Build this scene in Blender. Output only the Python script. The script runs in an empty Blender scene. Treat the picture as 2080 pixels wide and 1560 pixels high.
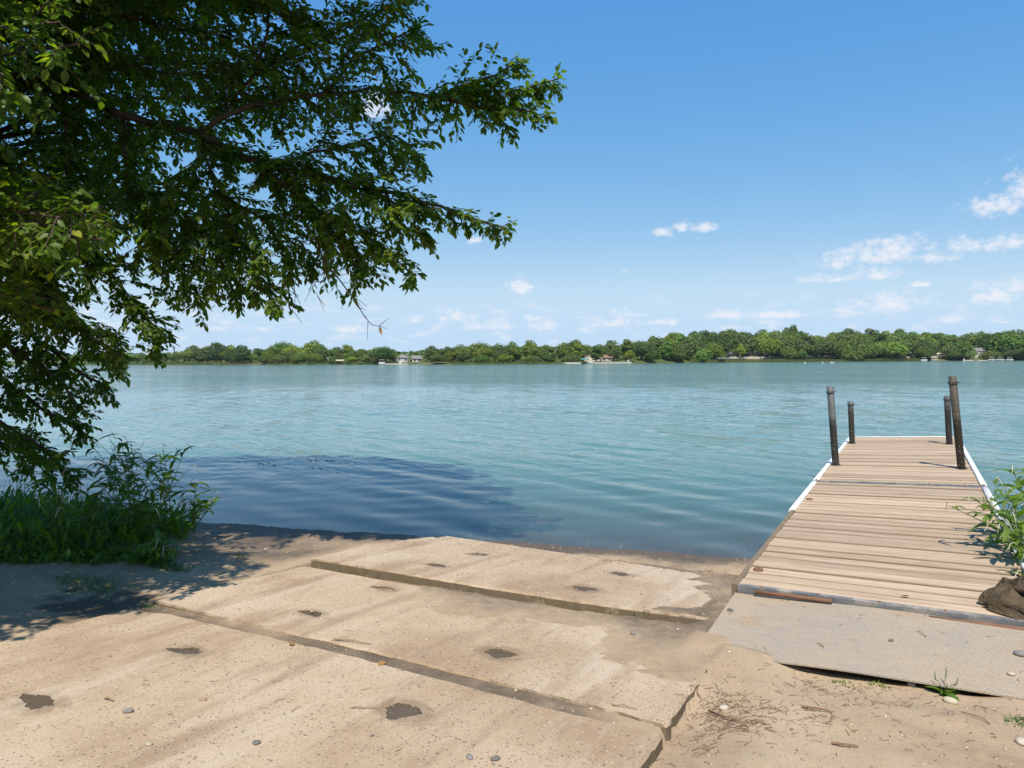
import bpy, bmesh, math, random
import numpy as np
from mathutils import Vector, Matrix, noise as mnoise

# ------------------------------------------------------------------ camera, sky, sun, exposure
scene = bpy.context.scene
R = math.radians
CAM_Z = 1.75
cam_data = bpy.data.cameras.new('camera')
cam = bpy.data.objects.new('camera', cam_data)
scene.collection.objects.link(cam)
cam_data.sensor_fit = 'HORIZONTAL'
cam_data.sensor_width = 36.0
cam_data.lens = 36.0 * 1450.0 / 2080.0
cam_data.clip_start = 0.05
cam_data.clip_end = 20000.0
cam.matrix_world = Matrix.Translation((0, 0, CAM_Z)) @ Matrix.Rotation(R(90 - 1.86), 4, 'X') @ Matrix.Rotation(R(-0.27), 4, 'Z')
scene.camera = cam

SHX, SHY = 0.03, 0.58                    # ground shift of a shadow per metre of height
SUN_DIR = Vector((SHX, SHY, -1.0)).normalized()
SUN_EL = math.asin(-SUN_DIR.z)
SUN_AZ = math.atan2(-SUN_DIR.x, -SUN_DIR.y)   # compass angle from +Y towards +X of the sun itself
sun_data = bpy.data.lights.new('sun', 'SUN')
sun_data.energy = 4.8
sun_data.angle = R(0.53)
sun_data.color = (1.0, 0.92, 0.79)
sun = bpy.data.objects.new('sun', sun_data)
sun.rotation_euler = SUN_DIR.to_track_quat('-Z', 'Y').to_euler()
sun.location = (0, -20, 40)
scene.collection.objects.link(sun)

scene.view_settings.view_transform = 'Standard'
scene.view_settings.look = 'None'
scene.view_settings.gamma = 1.0
scene.view_settings.use_curve_mapping = False
scene.view_settings.exposure = 0.28
cy = scene.cycles
cy.max_bounces = 6
cy.diffuse_bounces = 2
cy.glossy_bounces = 3
cy.transmission_bounces = 3
cy.transparent_max_bounces = 8
cy.caustics_reflective = False
cy.caustics_refractive = False


def nd(nt, t, ins=None, **kw):
    n = nt.nodes.new(t)
    for k, v in kw.items():
        setattr(n, k, v)
    for k, v in (ins or {}).items():
        s = n.inputs[k]
        if isinstance(v, bpy.types.NodeSocket):
            nt.links.new(v, s)
        else:
            s.default_value = v
    return n


def ma(nt, op, a, b=0.0, c=0.0, clamp=False):
    return nd(nt, 'ShaderNodeMath', {0: a, 1: b, 2: c}, operation=op, use_clamp=clamp).outputs[0]


def vm(nt, op, a, b=None, out=0, scale=None):
    n = nd(nt, 'ShaderNodeVectorMath', {0: a}, operation=op)
    if b is not None:
        if isinstance(b, bpy.types.NodeSocket):
            nt.links.new(b, n.inputs[1])
        else:
            n.inputs[1].default_value = b
    if scale is not None:
        n.inputs['Scale'].default_value = scale
    return n.outputs[out]


def mixc(nt, f, a, b, mode='MIX'):
    n = nt.nodes.new('ShaderNodeMix')
    n.data_type = 'RGBA'
    n.blend_type = mode
    for i, v in ((0, f), (6, a), (7, b)):
        if isinstance(v, bpy.types.NodeSocket):
            nt.links.new(v, n.inputs[i])
        else:
            n.inputs[i].default_value = v if i == 0 else (*v[:3], 1.0)
    return n.outputs[2]


def ramp(nt, f, stops, interp='LINEAR'):
    n = nt.nodes.new('ShaderNodeValToRGB')
    n.color_ramp.interpolation = interp
    el = n.color_ramp.elements
    while len(el) < len(stops):
        el.new(0.5)
    for e, (p, c) in zip(el, stops):
        e.position = p
        e.color = (c, c, c, 1) if isinstance(c, (int, float)) else (*c[:3], 1)
    nt.links.new(f, n.inputs[0])
    return n.outputs[0]


def noise(nt, vec, scale, detail=4, rough=0.55, dist=0.0, out=0):
    n = nd(nt, 'ShaderNodeTexNoise', {'Scale': scale, 'Detail': detail, 'Roughness': rough, 'Distortion': dist})
    if vec is not None:
        nt.links.new(vec, n.inputs['Vector'])
    return n.outputs[out]


def smooth(nt, x, lo, hi):
    n = nd(nt, 'ShaderNodeMapRange', {0: x, 1: lo, 2: hi, 3: 0.0, 4: 1.0}, interpolation_type='SMOOTHSTEP')
    return n.outputs[0]


world = bpy.data.worlds.new('World')
scene.world = world
world.use_nodes = True
world.cycles.sampling_method = 'MANUAL'
world.cycles.sample_map_resolution = 256
wt = world.node_tree
wt.nodes.clear()
sky = nd(wt, 'ShaderNodeTexSky', sky_type='NISHITA')
sky.sun_disc = False
sky.sun_elevation = SUN_EL
sky.sun_rotation = SUN_AZ
sky.altitude = 300.0
sky.air_density = 0.6
sky.dust_density = 0.0
sky.ozone_density = 1.0
sk3 = nd(wt, 'ShaderNodeSeparateColor', {0: sky.outputs[0]})
# the camera's rendering of this clear summer sky: one fixed curve per channel, the same in every direction
sk_r = ma(wt, 'MULTIPLY', ma(wt, 'POWER', ma(wt, 'SMOOTH_MIN', sk3.outputs[0], 3.1, 1.2), 1.19), 0.99)
sk_g = ma(wt, 'MULTIPLY', ma(wt, 'POWER', ma(wt, 'SMOOTH_MIN', sk3.outputs[1], 4.9, 1.2), 0.6), 1.97)
sk_b = ma(wt, 'MULTIPLY', ma(wt, 'POWER', sk3.outputs[2], 0.2), 4.2)
sky_c = nd(wt, 'ShaderNodeCombineColor', {0: sk_r, 1: sk_g, 2: sk_b}).outputs[0]
bg_sky = nd(wt, 'ShaderNodeBackground', {'Color': sky_c, 'Strength': 0.12})
geo = nd(wt, 'ShaderNodeNewGeometry')
dirv = vm(wt, 'SCALE', geo.outputs['Incoming'], scale=-1.0)
sep = nd(wt, 'ShaderNodeSeparateXYZ', {0: dirv})
az = ma(wt, 'ARCTAN2', sep.outputs[0], sep.outputs[1])
el = ma(wt, 'ARCSINE', sep.outputs[2])
ae = nd(wt, 'ShaderNodeCombineXYZ', {0: az, 1: el, 2: 0.0}).outputs[0]
def noise2(vec, detail):
    n = nd(wt, 'ShaderNodeTexNoise', {'Vector': vec, 'Scale': 1.0, 'Detail': detail, 'Roughness': 0.62}, noise_dimensions='2D')
    return n.outputs[0]


wob = noise2(vm(wt, 'MULTIPLY', ae, (44.0, 60.0, 1.0)), 3)
wob2 = noise2(vm(wt, 'MULTIPLY', ae, (110.0, 170.0, 1.0)), 3)
# clouds standing over the far shore: azimuth, elevation, half width, half height (degrees)
CLOUDS = [(26.0, 7.15, 3.6, 0.75), (28.2, 7.7, 2.6, 0.75), (24.6, 6.9, 2.2, 0.5), (27.2, 5.9, 1.5, 0.5), (22.8, 5.75, 1.0, 0.35), (24.4, 5.7, 0.9, 0.3),
          (34.4, 9.9, 2.3, 0.8), (35.6, 10.6, 1.5, 1.2), (30.5, 6.9, 1.7, 0.42), (33.2, 7.4, 2.4, 0.55), (35.2, 7.4, 1.4, 0.45),
          (28.0, 3.85, 2.9, 0.7), (27.4, 4.1, 1.4, 0.6), (34.0, 4.1, 1.8, 0.75), (35.4, 4.5, 1.6, 0.7), (31.6, 2.7, 0.8, 0.4),
          (11.9, 9.75, 0.85, 0.35), (13.4, 10.1, 0.7, 0.55), (15.3, 10.0, 1.4, 0.33), (0.9, 5.8, 1.5, 0.6), (-4.4, 3.4, 1.7, 0.55), (-7.4, 3.2, 1.1, 0.33),
          (-1.8, 2.7, 2.2, 0.4), (1.8, 3.3, 1.1, 0.4), (2.4, 2.6, 1.7, 0.45), (8.6, 3.5, 0.9, 0.4), (8.0, 2.8, 2.2, 0.3), (12.0, 2.9, 1.8, 0.3),
          (17.0, 3.4, 2.2, 0.4), (20.2, 3.3, 2.0, 0.3), (-13.0, 2.5, 2.0, 0.35), (-22.5, 2.5, 1.0, 0.3), (-2.7, 9.5, 0.8, 0.3), (-10.6, 19.0, 1.5, 1.3), (-12.5, 6.5, 0.8, 0.4),
          (29.6, 5.1, 0.9, 0.22), (9.0, 7.0, 0.4, 0.2)]
fall = None
for a_, e_, w_, h_ in CLOUDS:
    d_ = vm(wt, 'SUBTRACT', ae, (R(a_), R(e_), 0.0))
    d_ = vm(wt, 'MULTIPLY', d_, (1.0 / R(w_), 0.72 / R(h_), 0.0))
    d_ = vm(wt, 'MAXIMUM', d_, vm(wt, 'MULTIPLY', d_, (1.0, -1.9, 0.0)))      # flat bases, rounded tops
    l_ = vm(wt, 'LENGTH', d_, out=1)
    fall = l_ if fall is None else ma(wt, 'MINIMUM', fall, l_)
edge = ma(wt, 'SUBTRACT', 1.0, fall)
edge = ma(wt, 'MAXIMUM', edge, -2.0)
wsum = ma(wt, 'ADD', ma(wt, 'MULTIPLY', ma(wt, 'SUBTRACT', wob, 0.54), 2.4), ma(wt, 'MULTIPLY', ma(wt, 'SUBTRACT', wob2, 0.5), 1.1))
cm = smooth(wt, ma(wt, 'ADD', edge, wsum), -0.30, 1.1)
# thin low cloud that runs all the way round near the horizon
band = ma(wt, 'MULTIPLY', smooth(wt, el, R(0.4), R(2.2)), ma(wt, 'SUBTRACT', 1.0, smooth(wt, el, R(3.0), R(6.0))))
low = smooth(wt, noise2(vm(wt, 'MULTIPLY', ae, (22.0, 75.0, 1.0)), 4), 0.5, 0.78)
cm = ma(wt, 'MAXIMUM', ma(wt, 'MULTIPLY', cm, 0.82), ma(wt, 'MULTIPLY', ma(wt, 'MULTIPLY', band, low), 0.62))
bg_cloud = nd(wt, 'ShaderNodeBackground', {'Color': (0.88, 0.89, 0.95, 1), 'Strength': 0.84})
wmix = nd(wt, 'ShaderNodeMixShader', {0: cm, 1: bg_sky.outputs[0], 2: bg_cloud.outputs[0]})
nd(wt, 'ShaderNodeOutputWorld', {0: wmix.outputs[0]})

# ------------------------------------------------------------------ helpers
COL = scene.collection
rng = np.random.default_rng(7)
rnd = random.Random(11)
ANG = R(29.3)
PX, PY = math.cos(ANG), -math.sin(ANG)     # u axis: along the shore, to the right
DX, DY = math.sin(ANG), math.cos(ANG)      # v axis: down the ramp, out over the lake


def W(u, v, z=0.0):
    return Vector((u * PX + v * DX, u * PY + v * DY, z))


def UV(x, y):
    return x * PX + y * PY, x * DX + y * DY


RAMP_M = Matrix(((PX, DX, 0, 0), (PY, DY, 0, 0), (0, 0, 1, 0), (0, 0, 0, 1)))   # ramp frame to world


def tag(o, label=None, cat=None, group=None, kind=None):
    if label: o['label'] = label
    if cat: o['category'] = cat
    if group: o['group'] = group
    if kind: o['kind'] = kind
    return o


def link(name, me, mat=None, parent=None, mtx=None):
    o = bpy.data.objects.new(name, me)
    COL.objects.link(o)
    if mat is not None and me is not None and not me.materials:
        me.materials.append(mat)
    if parent is not None:
        o.parent = parent
    if mtx is not None:
        o.matrix_local = mtx
    return o


def empty(name, loc=(0, 0, 0), mtx=None):
    o = bpy.data.objects.new(name, None)
    o.empty_display_size = 0.2
    COL.objects.link(o)
    if mtx is not None:
        o.matrix_local = mtx
    else:
        o.location = loc
    return o


def np_mesh(name, V, F, smooth_=False):
    V = np.ascontiguousarray(V, dtype=np.float32)
    F = np.ascontiguousarray(F, dtype=np.int32)
    me = bpy.data.meshes.new(name)
    me.vertices.add(len(V))
    me.vertices.foreach_set('co', V.ravel())
    me.loops.add(F.size)
    me.loops.foreach_set('vertex_index', F.ravel())
    me.polygons.add(len(F))
    me.polygons.foreach_set('loop_start', np.arange(0, F.size, F.shape[1], dtype=np.int32))
    if smooth_:
        me.polygons.foreach_set('use_smooth', np.ones(len(F), dtype=bool))
    me.update(calc_edges=True)
    return me


def py_mesh(name, V, F, smooth_=False):
    me = bpy.data.meshes.new(name)
    me.from_pydata([tuple(v) for v in V], [], F)
    if smooth_:
        for p in me.polygons: p.use_smooth = True
    me.update()
    return me


class MB:
    """collects simple shapes into one mesh"""
    def __init__(self):
        self.V, self.F = [], []

    def box(self, c, s, rz=0.0, taper=1.0):
        n = len(self.V)
        m = Matrix.Rotation(rz, 3, 'Z')
        for dz in (-1, 1):
            k = taper if dz > 0 else 1.0
            for dx, dy in ((-1, -1), (1, -1), (1, 1), (-1, 1)):
                p = m @ Vector((dx * s[0] / 2 * k, dy * s[1] / 2 * k, dz * s[2] / 2))
                self.V.append(Vector(c) + p)
        for f in ((3, 2, 1, 0), (4, 5, 6, 7), (0, 1, 5, 4), (1, 2, 6, 5), (2, 3, 7, 6), (3, 0, 4, 7)):
            self.F.append(tuple(n + i for i in f))
        return self

    def tube(self, pts, rad, n=6, cap=True):
        pts = [Vector(p) for p in pts]
        if not hasattr(rad, '__len__'):
            rad = [rad] * len(pts)
        b = len(self.V)
        up = None
        for i, p in enumerate(pts):
            t = (pts[min(i + 1, len(pts) - 1)] - pts[max(i - 1, 0)])
            t = t.normalized() if t.length > 1e-9 else Vector((0, 0, 1))
            if up is None:
                up = t.orthogonal().normalized()
            up = (up - t * up.dot(t))
            up = up.normalized() if up.length > 1e-6 else t.orthogonal().normalized()
            s = t.cross(up)
            for k in range(n):
                a = 2 * math.pi * k / n
                self.V.append(p + (up * math.cos(a) + s * math.sin(a)) * rad[i])
        for i in range(len(pts) - 1):
            for k in range(n):
                k2 = (k + 1) % n
                self.F.append((b + i * n + k, b + i * n + k2, b + (i + 1) * n + k2, b + (i + 1) * n + k))
        if cap:
            self.F.append(tuple(b + k for k in reversed(range(n))))
            self.F.append(tuple(b + (len(pts) - 1) * n + k for k in range(n)))
        return self

    def prism(self, prof, a, b, ax):
        """profile [(p,q)] swept between a and b on axis ax ('x' or 'y'); p across, q up"""
        n = len(self.V)
        for w in (a, b):
            for p, q in prof:
                self.V.append(Vector((w, p, q)) if ax == 'x' else Vector((p, w, q)))
        k = len(prof)
        for i in range(k):
            j = (i + 1) % k
            self.F.append((n + i, n + j, n + k + j, n + k + i))
        self.F.append(tuple(n + i for i in reversed(range(k))))
        self.F.append(tuple(n + k + i for i in range(k)))
        return self

    def mesh(self, name, smooth_=False):
        me = py_mesh(name, self.V, self.F, smooth_)
        bm = bmesh.new(); bm.from_mesh(me)
        bmesh.ops.recalc_face_normals(bm, faces=bm.faces)
        bm.to_mesh(me); bm.free()
        return me

    def obj(self, name, mat, parent=None, mtx=None, smooth_=False):
        return link(name, self.mesh(name, smooth_), mat, parent, mtx)


def new_mat(name):
    m = bpy.data.materials.new(name)
    m.use_nodes = True
    nt = m.node_tree
    nt.nodes.clear()
    out = nt.nodes.new('ShaderNodeOutputMaterial')
    return m, nt, out


def bsdf(nt, out, col, rough=0.8, metal=0.0, bump=None, bstr=0.3, bdist=0.01, spec=0.5):
    b = nd(nt, 'ShaderNodeBsdfPrincipled', {'Roughness': rough, 'Metallic': metal, 'Specular IOR Level': spec})
    if isinstance(col, bpy.types.NodeSocket):
        nt.links.new(col, b.inputs['Base Color'])
    else:
        b.inputs['Base Color'].default_value = (*col, 1)
    if bump is not None:
        bp = nd(nt, 'ShaderNodeBump', {'Strength': bstr, 'Distance': bdist, 'Height': bump})
        nt.links.new(bp.outputs[0], b.inputs['Normal'])
    nt.links.new(b.outputs[0], out.inputs[0])
    return b


def simple(name, col, rough=0.7, metal=0.0, var=0.25, scale=6.0, bstr=0.15, spec=0.4):
    """plain paint / wood / plastic with mottled tone"""
    m, nt, out = new_mat(name)
    tc = nd(nt, 'ShaderNodeTexCoord').outputs['Object']
    n1 = noise(nt, tc, scale, 5, 0.6)
    c = mixc(nt, n1, [x * (1 - var) for x in col], [min(1, x * (1 + var)) for x in col])
    bsdf(nt, out, c, rough, metal, noise(nt, tc, scale * 6, 3), bstr, 0.004, spec)
    return m


# ------------------------------------------------------------------ ground heights (ramp frame)
def zr(v):
    return 0.34 - 0.055 * v


def fbm(x, y, s, seed=0.0, octv=4):
    t, a, f = 0.0, 1.0, s
    for _ in range(octv):
        t += a * mnoise.noise(Vector((x * f + seed, y * f - seed * 1.7, seed * 0.37)))
        a *= 0.5
        f *= 2.03
    return t


def sstep(a, b, x):
    t = min(1.0, max(0.0, (x - a) / (b - a)))
    return t * t * (3 - 2 * t)


def interp(tab, x):
    if x <= tab[0][0]: return tab[0][1]
    for (a, p), (b, q) in zip(tab, tab[1:]):
        if x <= b:
            return p + (q - p) * (x - a) / (b - a)
    return tab[-1][1]


HOLES = [(-3.37, 1.69, 0.10, 0.055), (-3.36, 2.44, 0.085, 0.05), (-1.95, 2.48, 0.10, 0.06), (-1.93, 1.72, 0.09, 0.055),
         (-3.275, 3.26, 0.075, 0.045), (-3.26, 3.963, 0.08, 0.04), (-1.94, 3.305, 0.10, 0.06),
         (-3.265, 4.594, 0.085, 0.045), (-3.228, 5.175, 0.075, 0.04), (-2.015, 4.626, 0.10, 0.055), (-1.967, 5.236, 0.085, 0.045)]
SAND = [(-3.3, 4.36), (-2.9, 3.95), (-2.6, 3.62), (-2.3, 3.75), (-1.9, 3.93), (-1.62, 4.0), (-1.62, 3.72), (-1.3, 3.5), (-1.0, 3.45),
        (-0.6, 3.3), (-0.6, 5.7), (-1.6, 5.7), (-1.35, 5.3), (-1.25, 4.75), (-1.25, 4.5), (-1.7, 4.36), (-2.5, 4.26)]


def seg_dist(px, py, poly):
    """signed distance to a polygon, positive inside"""
    inside, best = False, 1e9
    n = len(poly)
    for i in range(n):
        x1, y1 = poly[i]; x2, y2 = poly[(i + 1) % n]
        if (y1 > py) != (y2 > py) and px < (x2 - x1) * (py - y1) / (y2 - y1) + x1:
            inside = not inside
        dx, dy = x2 - x1, y2 - y1
        t = max(0.0, min(1.0, ((px - x1) * dx + (py - y1) * dy) / (dx * dx + dy * dy)))
        d = math.hypot(px - x1 - t * dx, py - y1 - t * dy)
        best = min(best, d)
    return best if inside else -best


def plate_z(u, v):
    s_ = (u + 1.04) / 1.96; t = (v - 3.95) / 0.865
    n_ = 0.130 + 0.040 * sstep(0.0, 0.45, s_) + 0.008 * math.sin(s_ * 3.1)
    f_ = 0.205 + 0.030 * sstep(0.0, 0.5, s_) + 0.018 * s_
    return n_ * (1 - t) + f_ * t


def slab3_top(v):
    return zr(v) + 0.058 - 0.028 * (v - 4.2)


def ground(u, v):
    """height and dampness (0..1) of the shore at ramp coordinates"""
    n1 = fbm(u, v, 1.6, 3.1)
    n2 = fbm(u, v, 7.0, 9.4, 3)
    vw = 6.8 + 0.25 * u                                   # waterline
    z = 0.055 * (vw - v) if v < vw else -0.075 * (v - vw)
    if v > vw + 4: z = -0.3 - 0.12 * (v - vw - 4)
    z = max(z, -3.0)
    if v < 0: z = min(z, 0.055 * vw - 0.02 * v)
    fade = sstep(0.0, 0.6, abs(v - vw))
    z += 0.022 * n1 * fade + 0.007 * n2 * (0.35 + 0.65 * fade)
    damp = sstep(0.75, 0.05, vw - v + 0.25 * n1) * 0.9
    if u < -4.4:                                          # left bank, damp hollow beside the slab corner
        d = math.hypot((u + 4.62) / 0.6, (v - 2.75) / 0.33)
        z -= 0.05 * math.exp(-d * d)
        damp = max(damp, sstep(1.25, 0.4, d + 0.5 * n2))
        z += 0.06 * sstep(-5.0, -6.5, u) * sstep(5.0, 4.0, v)
        damp = max(damp, sstep(-4.3, -4.7, u) * (0.30 + 0.3 * n1 + 0.38 * sstep(3.7, 4.6, v)))
    on_slab = -4.36 < u < -0.90 and 0.15 < v < 5.75
    if u > -0.93 and v < 5.2:                             # sand beside the ramp's right edge
        k = sstep(-0.93, -0.5, u)
        step = zr(v) - (0.065 if v < 2.93 else 0.075 * sstep(3.75, 3.2, v) - 0.012 * sstep(3.4, 3.8, v))
        z = step * (1 - k) + (zr(v) + 0.022 - 0.01 * k + 0.02 * n1) * k + 0.006 * n2
        if -1.2 < u < 1.2 and 3.7 < v:                    # under and around the steel plate
            hol = sstep(-0.75, -0.45, u) * sstep(0.45, 0.2, u)
            low = (zr(v) + 0.0) + 0.016 * n1
            rise = 0.165 + 0.004 * n2
            near = sstep(3.62, 3.9, v)
            tgt = (rise + 0.006) * (1 - hol) + (0.128 + 0.02 * n1) * hol
            z = z * (1 - near) + tgt * near
            if v > 4.02 and u > -0.98:
                z = min(z, 0.10)
    if on_slab:
        top = slab3_top(v) if v > 4.19 else zr(v)
        z = zr(v) - 0.024 + 0.006 * n2
        gap = 2.74 < v < 2.99
        damp = 0.75 if gap else 0.55
        if gap:
            z = zr(v) - 0.007 - 0.010 * sstep(-3.4, -4.3, u) + 0.004 * n2
            damp = 0.66 + 0.5 * n1 - 0.5 * sstep(-1.4, -1.0, u)
        for hu, hv, ha, hb in HOLES:
            dh = math.hypot((u - hu) / (ha * 2.1), (v - hv) / (hb * 2.2))
            if dh < 1:
                damp = 1.0
                z = (slab3_top(v) if hv > 4.2 else zr(v)) - 0.005 - 0.003 * n2
        s = seg_dist(u, v, SAND)
        if s > -0.5 and v > 3.2:                          # sand washed over slab two and the end of slab three
            lift = 0.05 * (s + 0.13 * n1 + 0.10 * n2 + 0.05 * fbm(u * 0.6, v, 24.0, 5.5, 2))
            lift = min(lift, 0.010 + 0.004 * n2)
            ris = interp([(-4.2, 4.17), (-3.41, 4.215), (-2.54, 4.235), (-1.74, 4.30), (-1.05, 4.40)], u)
            base = zr(v) + 0.004 if v < ris else top
            if lift > -0.012 and (v < ris - 0.02 or (u > -1.5 + 0.2 * n1 and v > ris + 0.02)):
                z = base + lift
                damp = max(0.26, 0.22 + sstep(3.4, 4.5, v) * 0.34 + 0.25 * n1)
        if v > 5.15:
            zz = 0.055 * (vw - v) + 0.01 * n2
            z = max(z, zz) if u > -1.9 or v > 5.4 else z
    elif -0.93 <= u < 0.0 and 3.3 < v < 6.6:
        damp = max(damp, sstep(-0.5, -0.95, u + 0.12 * n1) * sstep(4.2, 4.9, v) * 0.7)
    if -1.75 < u < -0.70 and 3.75 < v < 5.0:
        pz = plate_z(max(-1.04, u), max(3.95, min(4.8, v)))
        cover = sstep(-1.16, -1.04, u) * sstep(-0.78, -0.92, u + 0.10 * n1) * sstep(4.30, 4.12, v + 0.10 * n1 + 0.2 * (u + 0.95)) * sstep(3.75, 3.9, v)
        side = sstep(-1.22, -1.05, u) * sstep(-0.985, -1.0, u) * sstep(3.8, 4.0, v) * sstep(5.0, 4.75, v)
        z = max(z, z * (1 - side) + (pz - 0.012 + 0.004 * n2) * side)
        if cover > 0.02: z = max(z, pz - 0.015 + 0.023 * cover + 0.002 * n2); damp *= 1 - cover
    if u > 0.72 and v > 4.5:                              # bank on the far side of the dock
        z = z + 0.16 * sstep(0.72, 1.5, u) * sstep(7.2, 6.0, v)
    return z, min(1.0, max(0.0, damp))


def axis(lo, hi, f0, f1, fine, grow):
    a = list(np.arange(f0, f1 + 1e-6, fine))
    s = fine
    x = a[-1]
    while x < hi:
        s = min(s * grow, 12.0); x += s; a.append(x)
    s, x = fine, a[0]
    while x > lo:
        s = min(s * grow, 12.0); x -= s; a.insert(0, x)
    return np.array(a)


gu = axis(-140, 140, -6.6, 1.1, 0.03, 1.12)
gv = axis(-120, 60, 1.0, 6.8, 0.03, 1.14)
V, damp = [], []
for v in gv:
    for u in gu:
        z, dm = ground(float(u), float(v))
        V.append(W(u, v, z)); damp.append(dm)
nu, nv = len(gu), len(gv)
idx = np.arange(nu * nv).reshape(nv, nu)
F = np.stack([idx[:-1, :-1], idx[:-1, 1:], idx[1:, 1:], idx[1:, :-1]], -1).reshape(-1, 4)
me = np_mesh('ground', np.array([tuple(p) for p in V]), F, True)
at = me.attributes.new('damp', 'FLOAT', 'POINT')
at.data.foreach_set('value', np.array(damp, dtype=np.float32))


def sand_colour(nt, pos, damp_):
    big = noise(nt, pos, 1.3, 5, 0.6)
    mid = noise(nt, pos, 9.0, 5, 0.65)
    fine = noise(nt, pos, 140.0, 3, 0.7)
    c = ramp(nt, big, [(0.32, (0.27, 0.19, 0.12)), (0.52, (0.40, 0.30, 0.20)), (0.72, (0.47, 0.365, 0.255))])
    c = mixc(nt, smooth(nt, mid, 0.35, 0.75), c, (0.40, 0.29, 0.185))
    c = mixc(nt, ma(nt, 'MULTIPLY', smooth(nt, fine, 0.52, 0.72), 0.55), c, (0.21, 0.16, 0.11))
    vo = nd(nt, 'ShaderNodeTexVoronoi', {'Vector': pos, 'Scale': 85.0, 'Randomness': 1.0})
    grit = ma(nt, 'LESS_THAN', vo.outputs['Distance'], 0.27)
    gc = ramp(nt, nd(nt, 'ShaderNodeSeparateColor', {0: vo.outputs['Color']}).outputs[0],
              [(0.0, (0.10, 0.08, 0.065)), (0.3, (0.30, 0.23, 0.16)), (0.6, (0.46, 0.37, 0.27)), (0.9, (0.55, 0.46, 0.36))])
    gm = ma(nt, 'MULTIPLY', grit, ma(nt, 'GREATER_THAN', nd(nt, 'ShaderNodeSeparateColor', {0: vo.outputs['Color']}).outputs[1], 0.55))
    c = mixc(nt, ma(nt, 'MULTIPLY', gm, 0.75), c, gc)
    wet = mixc(nt, mid, (0.075, 0.055, 0.036), (0.135, 0.10, 0.068))
    wet = mixc(nt, ma(nt, 'MULTIPLY', gm, 0.4), wet, gc)
    c = mixc(nt, damp_, c, wet)
    hgt = ma(nt, 'ADD', ma(nt, 'MULTIPLY', mid, 0.5), ma(nt, 'ADD', ma(nt, 'MULTIPLY', fine, 0.35), ma(nt, 'MULTIPLY', gm, 0.35)))
    return c, hgt


M_GROUND, nt, out = new_mat('sand')
pos = nd(nt, 'ShaderNodeNewGeometry').outputs['Position']
dm = nd(nt, 'ShaderNodeAttribute', attribute_name='damp').outputs['Fac']
dmn = smooth(nt, ma(nt, 'ADD', dm, ma(nt, 'MULTIPLY', ma(nt, 'SUBTRACT', noise(nt, pos, 14.0, 5, 0.65), 0.5), 0.5)), 0.15, 0.95)
c, hgt = sand_colour(nt, pos, dmn)
b = bsdf(nt, out, c, 0.9, 0, hgt, 0.75, 0.012, 0.25)
nt.links.new(ma(nt, 'SUBTRACT', 0.95, ma(nt, 'MULTIPLY', dmn, 0.35)), b.inputs['Roughness'])
tag(link('ground', me, M_GROUND), kind='structure')

# ------------------------------------------------------------------ concrete slabs
M_CONC, nt, out = new_mat('concrete')
pos = nd(nt, 'ShaderNodeTexCoord').outputs['Object']
oi = nd(nt, 'ShaderNodeObjectInfo').outputs['Random']
pos = vm(nt, 'ADD', pos, nd(nt, 'ShaderNodeCombineXYZ', {0: ma(nt, 'MULTIPLY', oi, 7.0), 1: 0.0, 2: 0.0}).outputs[0])
big = noise(nt, pos, 0.9, 5, 0.6)
streak = noise(nt, vm(nt, 'MULTIPLY', pos, (5.0, 0.9, 1.0)), 1.0, 5, 0.62)
mid = noise(nt, pos, 12.0, 5, 0.65)
fine = noise(nt, pos, 170.0, 3, 0.7)
c = ramp(nt, big, [(0.30, (0.34, 0.235, 0.145)), (0.5, (0.48, 0.365, 0.25)), (0.70, (0.55, 0.45, 0.335))])
c = mixc(nt, ma(nt, 'MULTIPLY', smooth(nt, streak, 0.47, 0.72), 0.75), c, (0.30, 0.205, 0.13))
c = mixc(nt, ma(nt, 'MULTIPLY', smooth(nt, mid, 0.55, 0.8), 0.45), c, (0.54, 0.45, 0.35))
c = mixc(nt, ma(nt, 'MULTIPLY', smooth(nt, fine, 0.5, 0.66), 0.7), c, (0.20, 0.145, 0.10))
vo = nd(nt, 'ShaderNodeTexVoronoi', {'Vector': pos, 'Scale': 62.0})
vsep = nd(nt, 'ShaderNodeSeparateColor', {0: vo.outputs['Color']})
dot = ma(nt, 'MULTIPLY', ma(nt, 'LESS_THAN', vo.outputs['Distance'], 0.30), ma(nt, 'GREATER_THAN', vsep.outputs[1], 0.48))
dc = ramp(nt, vsep.outputs[0], [(0.0, (0.13, 0.10, 0.09)), (0.45, (0.24, 0.18, 0.14)), (0.7, (0.42, 0.30, 0.22)), (0.92, (0.56, 0.48, 0.38))])
c = mixc(nt, ma(nt, 'MULTIPLY', dot, 0.8), c, dc)
vo2 = nd(nt, 'ShaderNodeTexVoronoi', {'Vector': pos, 'Scale': 24.0})
pit = ma(nt, 'MULTIPLY', ma(nt, 'LESS_THAN', vo2.outputs['Distance'], 0.16), ma(nt, 'GREATER_THAN', nd(nt, 'ShaderNodeSeparateColor', {0: vo2.outputs['Color']}).outputs[0], 0.6))
c = mixc(nt, ma(nt, 'MULTIPLY', pit, 0.7), c, (0.13, 0.095, 0.07))
ruv = nd(nt, 'ShaderNodeVectorRotate', {'Vector': nd(nt, 'ShaderNodeNewGeometry').outputs['Position'], 'Angle': ANG}, rotation_type='Z_AXIS').outputs[0]
hd = None
for hu, hv, ha, hb in HOLES:
    l_ = vm(nt, 'LENGTH', vm(nt, 'MULTIPLY', vm(nt, 'SUBTRACT', ruv, (hu, hv, 0.0)), (0.75 / ha, 0.62 / hb, 0.0)), out=1)
    hd = l_ if hd is None else ma(nt, 'MINIMUM', hd, l_)
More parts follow.
